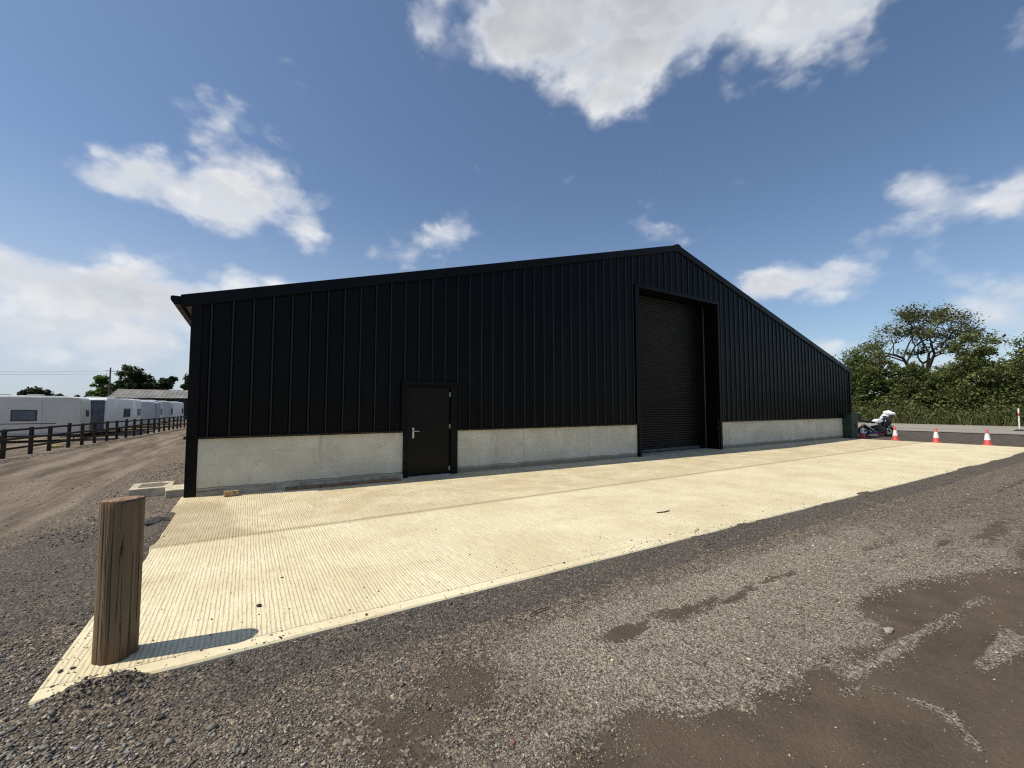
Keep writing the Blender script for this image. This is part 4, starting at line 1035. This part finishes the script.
# big open-crowned tree beyond the hedge
t_ = empty('tree', (66.3, 15.6, 0)); tag(t_, 'tall spreading tree with open crown and bare limbs showing above the hedge', 'tree')
branch_tree(t_, 14.2, 6.0, 11, .85, M['leaf_olive'], 10500, .30, 4, 1.5, .10)
# hedge bushes on the far side of the road (each its own)
bushes = [  # x, y, radius, height, material, label
    (60.5, 19.6, 3.3, 8.6, 'leaf_mid', 'big rounded dark green bush rising just right of the warehouse end'),
    (61.5, 25.0, 3.6, 9.0, 'leaf_mid', 'tall bush mostly behind the warehouse right corner'),
    (60.0, 15.0, 2.5, 6.2, 'leaf_pale', 'lower pale olive bush in the dip below the spreading tree'),
    (62.5, 13.2, 2.4, 6.0, 'leaf_mid', 'bush behind the dip, right of the pale olive bush'),
    (59.8, 10.6, 2.9, 8.7, 'leaf_mid', 'broad dark bush right of the spreading tree'),
    (60.6, 6.6, 3.3, 8.9, 'leaf_mid', 'tall bush at the right edge of the photograph'),
]
for i, (x, y, r, h, mt, lb) in enumerate(bushes):
    b_ = empty('hedge_bush', (x, y, 0)); tag(b_, lb, 'bush', 'bushes of the roadside hedge')
    rr_ = random.Random(i + 3); lobes = []
    for k in range(16):
        a = rr_.uniform(0, 6.28); q = rr_.uniform(.0, .75) * r; zz = rr_.uniform(.18, .80) * h
        rad = r * rr_.uniform(.32, .55) * (1 - .25 * (zz / h))
        lobes.append((math.cos(a) * q, math.sin(a) * q, min(zz, h - rad * .8), rad, rad * .8))
    lobes.append((0, 0, h - r * .42, r * .55, r * .42)); lobes.append((0, 0, h * .4, r * .9, h * .36))
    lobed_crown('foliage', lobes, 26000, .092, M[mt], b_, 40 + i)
    mb = MB(); 
    for k in range(5):
        a = k * 1.3; mb.tube([(math.cos(a) * .25, math.sin(a) * .25, -.1), (math.cos(a) * r * .3, math.sin(a) * r * .3, h * .4), (math.cos(a) * r * .5, math.sin(a) * r * .5, h * .7)], [.12, .08, .03], 6, False)
    mb.build('stem', M['bark'], b_)
# bramble bank in front of the hedge and tall weeds on the verge: nobody could count those
rs_ = np.random.RandomState(91)
def bank(name, x0, x1, y0, y1, hfun, n, size, mat, seed, up=.3):
    q = np.random.RandomState(seed); nc = n // 30
    cx = q.uniform(x0, x1, nc); cy = q.uniform(y0, y1, nc); hh = hfun(cx, cy) * q.uniform(.55, 1.05, nc)
    cz = hh * (1 - q.rand(nc) ** 2 * .75); ct = q.rand(nc); ci = q.randint(0, nc, n)
    cen = np.stack([cx, cy, cz], -1)[ci] + q.normal(0, 1, (n, 3)) * np.array([.28, .28, .20]); cen[:, 2] = np.abs(cen[:, 2])
    v, f, tn = leaf_quads(cen, size, np.clip(.5 * ct[ci] + .5 * q.rand(n), 0, 1), q, up); return tag(np_mesh(name, v, f, mat, tone=tn), kind='stuff')
bank('brambles', 57.6, 60, -12, 40, lambda x, y: 3.2 + 1.4 * (vnoise(x, y, .35, 61) - .5) * 2, 42000, .13, M['leaf_mid'], 92)
def blades(name, x0, x1, y0, y1, n, h0, h1, mat, seed):
    q = np.random.RandomState(seed); x = q.uniform(x0, x1, n); y = q.uniform(y0, y1, n); z = np.zeros(n)
    h = q.uniform(h0, h1, n) * (.6 + .8 * vnoise(x, y, .5, seed)) * (.55 + .45 * sst(x, x0, x1)); a = q.uniform(0, 6.28, n); w = q.uniform(.015, .05, n); lean = q.normal(0, .22, (n, 2)) * h[:, None]
    wx, wy = np.cos(a) * w, np.sin(a) * w
    v = np.stack([np.stack([x - wx, y - wy, z], -1), np.stack([x + wx, y + wy, z], -1), np.stack([x + wx * .4 + lean[:, 0], y + wy * .4 + lean[:, 1], h], -1), np.stack([x - wx * .4 + lean[:, 0], y - wy * .4 + lean[:, 1], h], -1)], 1)
    return np_mesh(name, v.reshape(-1, 3), np.arange(4 * n).reshape(-1, 4), mat, tone=np.repeat(np.clip(q.rand(n), 0, 1), 4))
tag(blades('verge_grass', 55.1, 58.2, -14, 42, 9000, .5, 1.8, M['weed'], 95), kind='stuff')
bank('verge_weeds', 55.6, 58.2, -14, 42, lambda x, y: .4 + .62 * (x - 55.2) * .85 + 1.0 * vnoise(x, y, .6, 62), 46000, .075, M['weed'], 96)

# left background trees
def blob_tree(name, loc, r, h, mt, n, size, seed, label, conic=.0, low=.12):
    t_ = empty(name, loc); tag(t_, label, 'tree', 'trees behind the caravans and barn'); rr_ = random.Random(seed); lobes = []
    for k in range(15):
        zz = h * (low + (.95 - low) * rr_.random()); lim = r * (1 - conic * (zz / h)) * math.sqrt(max(.08, 1 - ((zz / h - .42) / .62) ** 2)); a = rr_.uniform(0, 6.28)
        rad = r * rr_.uniform(.22, .40); q = max(0, lim - rad) * rr_.uniform(.5, 1)
        lobes.append((math.cos(a) * q, math.sin(a) * q, min(zz, h - rad * .7), rad, rad * .75))
    lobed_crown('crown', lobes, n, size, M[mt], t_, seed)
    mb = MB(); mb.tube([(0, 0, -.3), (.1, 0, h * .35), (0, .1, h * .75)], [h * .03, h * .022, h * .008], 8, False); mb.build('trunk', M['bark'], t_)
blob_tree('conifer', (-16.6, 99, -.2), 5.3, 9.9, 'leaf_dark', 11000, .22, 201, 'broad dark evergreen tree, tallest behind the low barn', .25)
blob_tree('tree', (-22.0, 101, -.2), 2.4, 7.7, 'leaf_bright', 5000, .20, 202, 'bright green sunlit tree at the left end of the low barn', .2)
blob_tree('conifer', (-12.6, 97, -.2), 2.6, 7.9, 'leaf_dark', 5000, .2, 203, 'smaller dark evergreen between the tallest one and the warehouse', .3)
blob_tree('conifer', (-8.9, 96, -.2), 2.4, 7.8, 'leaf_dark', 5000, .2, 204, 'dark evergreen half hidden by the warehouse left corner', .3)
blob_tree('tree', (-61.5, 203, -.2), 6.5, 7.6, 'leaf_dark', 5000, .5, 205, 'distant dark tree on the horizon above the nearest caravan', .2)
blob_tree('tree', (-47, 204, -.2), 4.5, 6.6, 'leaf_dark', 2500, .5, 206, 'small distant tree just left of the bright green tree', .2)
hd_ = bank('far_hedge', -330, 60, 205, 215, lambda x, y: 5.0 + 1.5 * vnoise(x, y, .05, 70), 9000, .9, M['leaf_dark'], 97)

# ------------------------------------------------------------------ fence
FP = [(-7.88, 17.4), (-7.74, 18.85), (-7.61, 20.2), (-7.50, 21.3), (-7.39, 22.46), (-7.23, 24.18), (-7.10, 25.53), (-6.94, 27.16), (-6.81, 28.49), (-6.68, 29.87), (-6.53, 31.37), (-6.40, 32.77), (-6.26, 34.16), (-6.13, 35.53), (-6.01, 36.83), (-5.87, 38.26), (-5.74, 39.59), (-5.62, 40.78), (-5.50, 42.06), (-5.37, 43.44), (-5.25, 44.62), (-5.13, 45.88), (-5.03, 47.0), (-4.9, 48.4), (-4.78, 49.8), (-4.65, 51.2), (-4.52, 52.6), (-4.4, 54.0), (-4.27, 55.4), (-4.14, 56.8)]
fence = empty('wooden_fence', (*FP[4], -.22)); tag(fence, 'dark wooden post and rail fence with three rails along the dirt track', 'fence')
def lpf(o): o.parent = fence; o.matrix_parent_inverse = Matrix.Translation(fence.location).inverted(); return o
fa = math.atan2(FP[20][1] - FP[4][1], FP[20][0] - FP[4][0]); rr_ = random.Random(12)
for x, y in FP:
    mb = MB(); h = 1.10 + rr_.uniform(-.03, .04)
    mb.cbox((0, 0, (h - .1) / 2), (.112, .11, h + .1), 0); o = mb.build('post', M['fence_wood'], bevel=.012, bseg=1)
    o.location = (x, y, -.24); o.rotation_euler = (rr_.uniform(-.02, .02), rr_.uniform(-.02, .02), fa + rr_.uniform(-.06, .06)); lpf(o)
for i in range(0, len(FP) - 2, 2):
    A, B = Vector((*FP[i], 0)), Vector((*FP[i + 2], 0)); d = (B - A); L = d.length; nrm = Vector((d.y, -d.x, 0)).normalized()
    for zz in (1.0, .66, .33):
        mb = MB(); mb.cbox((0, 0, 0), (L - .01, .038, .078)); o = mb.build('rail', M['fence_wood'], bevel=.006, bseg=1)
        c = (A + B) / 2 - nrm * -.085; o.location = (c.x, c.y, -.22 + zz + rr_.uniform(-.012, .012)); o.rotation_euler = (0, rr_.uniform(-.006, .006), math.atan2(d.y, d.x)); lpf(o)

# ------------------------------------------------------------------ caravans
def caravan(L, W, H, loc, rz, label, side_windows=(), end_windows=(), end_mat=None, stripe=True, door=None, nose=.28, vents=True, skin='cara_white'):
    """long axis x from 0 (the end facing the track) to -L; near side is -y (0), far side +W"""
    e = empty('caravan', loc, rz); tag(e, label, 'caravan', 'caravans parked beyond the fence'); g0 = .36
    prof = [(0, g0), (.02, g0 + .2), (.02, g0 + .9), (.0, H - .4), (-.02, H - .14), (-.12, H - .03), (-.4, H), (-L + .9, H), (-L + .35, H - .10), (-L + .1, H - .4), (-L - nose * .3, g0 + .75), (-L, g0 + .15), (-L + .15, g0)]
    mb = MB(); mb.prism(prof, 0, W, lambda a, b_, h: (a, h, b_)); mb.build('body', M[skin], e, bevel=.05, bseg=3, smooth=True)
    mb = MB(); mb.prism([(-.45, H + .002), (-L + .75, H + .002), (-L + .85, H + .05), (-.55, H + .05)], .12, W - .12, lambda a, b_, h: (a, h, b_)); rf = mb.build('roof', M['cara_roof'], e, bevel=.015, bseg=1)
    if vents:
        for q in (.3, .62):
            mb = MB(); mb.box(-L * q - .28, -L * q + .28, W / 2 - .28, W / 2 + .28, H + .052, H + .15); mb.build('roof_light', M['cara_grey'], rf, bevel=.03)
    for (x0, x1, z0, z1) in side_windows:
        mb = MB(); mb.box(x0, x1, -.022, -.002, z0, z1); w_ = mb.build('window', M['cara_frame'], e, bevel=.02)
        mb = MB(); mb.box(x0 + .05, x1 - .05, -.030, -.0225, z0 + .05, z1 - .05); mb.build('pane', M['cara_glass'], w_, bevel=.006, bseg=1)
    for (y0, y1, z0, z1) in end_windows:
        mb = MB(); mb.box(.021, .045, y0, y1, z0, z1); w_ = mb.build('window', M['cara_frame'], e, bevel=.02)
        mb = MB(); mb.box(.0455, .052, y0 + .05, y1 - .05, z0 + .05, z1 - .05); mb.build('pane', M['cara_glass'], w_, bevel=.006, bseg=1)
    if door:
        mb = MB(); mb.box(door[0], door[1], -.018, -.002, g0 + .06, H - .42); d_ = mb.build('door', M['cara_grey'], e, bevel=.02)
        mb = MB(); mb.box(door[0] + .06, door[0] + .10, -.032, -.019, 1.2, 1.34); mb.build('handle', M['cara_frame'], d_)
    for q in (.22, .5, .8):
        mb = MB(); mb.box(-L * q - .012, -L * q + .012, -.004, -.0015, g0 + .05, H - .2); mb.build('panel_seam', M['cara_grey'], e)
    if stripe:
        mb = MB(); mb.box(-L + .5, -.25, -.006, -.001, g0 + .02, g0 + .14); mb.build('skirt_strip', M['cara_grey'], e)
        mb = MB(); mb.box(-2.9, -.9, -.005, -.001, g0 + .60, g0 + .64); mb.build('side_stripe', M['cara_frame'], e)
    if end_mat:
        mb = MB(); n_ = 7
        for k in range(n_):
            y0 = .08 + (W - .16) * k / n_; y1 = .08 + (W - .16) * (k + 1) / n_
            mb.box(.024, .05 + .02 * (k % 2), y0 + .004, y1 - .004, g0 - .1, H - .12)
        mb.build('front_cover', M[end_mat], e, bevel=.006, bseg=1)
    for y in (.12, W - .12):
        mb = MB(); mb.lathe([(.19, -.08), (.30, -.09), (.33, -.06), (.33, .06), (.30, .09), (.19, .08)], 20, (-L * .55, y, .33), 'Y'); w_ = mb.build('wheel', M['rubber'], e, smooth=True)
        mb = MB(); mb.lathe([(0, -.06), (.12, -.075), (.19, -.05), (.19, .05), (.12, .075), (0, .06)], 16, (-L * .55, y, .33), 'Y'); mb.build('rim', M['galv'], w_, smooth=True)
    mb = MB(); mb.tube([(-L, W * .25, .42), (-L - 1.0, W / 2, .44)], .035, 6); mb.tube([(-L, W * .75, .42), (-L - 1.0, W / 2, .44)], .035, 6); mb.tube([(-L - .8, W / 2, .0), (-L - .8, W / 2, .55)], .03, 6); mb.build('hitch', M['galv'], e)
    mb = MB(); mb.box(-L + .3, -.12, .1, W - .1, .27, .355); mb.build('chassis', M['dark_plastic'], e)
    for x in (-.25, -L + .6):
        mb = MB(); mb.tube([(x, .25, 0), (x, .25, .28)], .03, 6); mb.tube([(x, W - .25, 0), (x, W - .25, .28)], .03, 6); mb.build('corner_steady', M['dark_plastic'], e)
    mb = MB(); mb.box(.022, .04, .12, .34, .62, .74); mb.box(.022, .04, W - .34, W - .12, .62, .74); mb.build('tail_lamp', M['bike_red'], e, bevel=.008, bseg=1)
    return e
GZL = -.225
caravan(6.6, 2.3, 2.40, (-7.85, 32.3, GZL), R(3), 'nearest white caravan with a wide side window, long side facing across the track', [(-2.55, -1.62, 1.12, 1.70), (-5.6, -4.4, 1.1, 1.75)], [(1.15, 1.75, 1.30, 1.68)], skin='cara_cream')
caravan(7.4, 2.3, 2.42, (-10.0, 36.6, GZL), R(-90), 'white caravan with a dark blue grey covered end, parked along the fence', [], [], 'cover_blue')
# the one above has its end towards -y; its long track side carries windows on +x
cs = [o for o in col.objects if o.name.startswith('caravan')][-1]
for (y0, y1, z0, z1) in ((4.4, 6.4, 1.1, 1.75),):
    mb = MB(); mb.box(-y1, -y0, 2.302, 2.322, z0, z1); w_ = mb.build('window', M['cara_frame'], cs, bevel=.02)
    mb = MB(); mb.box(-y1 + .05, -y0 - .05, 2.3225, 2.33, z0 + .05, z1 - .05); mb.build('pane', M['cara_frame'] if y0 < 2 else M['cara_glass'], w_, bevel=.006, bseg=1)
caravan(6.2, 2.25, 2.5, (-7.75, 45.4, GZL), R(2), 'white caravan third along the fence, end on with a grey side door', [(-3.4, -2.2, 1.1, 1.7)], [(.4, 1.85, 1.15, 1.7)], door=(-1.5, -.85))
caravan(6.0, 2.25, 2.35, (-7.15, 49.2, GZL), R(-2), 'caravan fourth along the fence with a grey ribbed end', [(-3.4, -2.2, 1.1, 1.7)], [], 'cara_grey', skin='cara_silver')
caravan(6.4, 2.3, 2.5, (-7.3, 52.4, GZL), R(2), 'white caravan fifth along the fence with paired end windows', [(-4.4, -3.0, 1.1, 1.7)], [(.3, 1.0, 1.1, 1.7), (1.25, 1.95, 1.1, 1.7)])
caravan(6.0, 2.3, 2.45, (-7.0, 56.6, GZL), R(0), 'silver grey caravan sixth along the fence, small in the distance', [(-3.4, -2.2, 1.1, 1.7)], [(.6, 1.7, 1.1, 1.7)], skin='cara_silver')
caravan(6.2, 2.3, 2.45, (-6.6, 61.5, GZL), R(0), 'farthest white caravan just left of the warehouse corner', [], [(.6, 1.7, 1.1, 1.7)])
caravan(6.6, 2.3, 2.62, (-12.6, 43.0, GZL), R(2), 'white caravan in the rear row, only its roof showing over the nearest one', [(-3, -2, 1.1, 1.7)], [(.6, 1.7, 1.1, 1.7)])
caravan(6.4, 2.3, 2.66, (-20.6, 44.5, GZL), R(-3), 'white caravan roof at the left edge behind the nearest caravan', [(-3, -2, 1.1, 1.7)], [(.6, 1.7, 1.1, 1.7)])
mb = MB(); mb.cbox((0, 0, .05), (.55, .25, .1), .3, .04); o = mb.build('plastic_scrap', M['yellow_scrap'], bevel=.02); o.location = (-7.5, 27.6, GZL); tag(o, 'yellowish scrap lying under the fence in front of the nearest caravan', 'scrap')

# ------------------------------------------------------------------ low barn, telegraph pole, wires
barn = empty('barn', (-5.5, 87, -.22)); tag(barn, 'low dark barn with a long grey sheet roof behind the caravans', 'barn')
mb = MB(); mb.box(-11.4, 13, -5, 5, -.2, 3.15); mb.build('wall', M['barn_dark'], barn)
for s_ in (-1, 1):
    mb = MB(); n_ = 90; vs = []
    for k in range(n_ + 1):
        x = -11.9 + 25.4 * k / n_; o_ = .05 * (k % 2); vs += [(x, s_ * 5.6, 3.2 + o_), (x + (1.0 if k == 0 else 0), 0, 4.62 + o_)]
    mb.add(vs, [(2 * k, 2 * k + 2, 2 * k + 3, 2 * k + 1) for k in range(n_)]); mb.build('roof', M['asbestos'], barn)
mb = MB(); mb.add([(-11.4, -5, 3.15), (-11.4, 5, 3.15), (-11.4, 0, 4.55)], [(0, 1, 2)]); mb.build('gable', M['barn_dark'], barn)
tp_ = empty('telegraph_pole', (-18.4, 88.5, -.2)); tag(tp_, 'thin wooden telegraph pole rising beside the bright green tree', 'telegraph pole')
mb = MB(); mb.tube([(0, 0, -.2), (0, 0, 8.0)], [.14, .09], 8); mb.build('pole', M['pole_wood'], tp_)
mb = MB(); mb.box(-.6, .6, -.05, .05, 7.4, 7.5); mb.build('crossarm', M['pole_wood'], tp_)
for k, (dx, z0) in enumerate(((-.5, 7.45), (.5, 7.1))):
    mb = MB(); A = Vector((-18.4 + dx, 88.5, z0 - .2)); B = Vector((-62 + dx, 88, z0 + .3)); pts = []
    for i in range(17):
        q = i / 16; p = A.lerp(B, q); p.z -= 1.0 * 4 * q * (1 - q); pts.append(p - A)
    mb.tube(pts, .011, 5); o = mb.build('overhead_wire', M['wire']); o.location = A
    tag(o, ('upper' if k == 0 else 'lower') + ' thin overhead wire running left from the telegraph pole', 'wire')
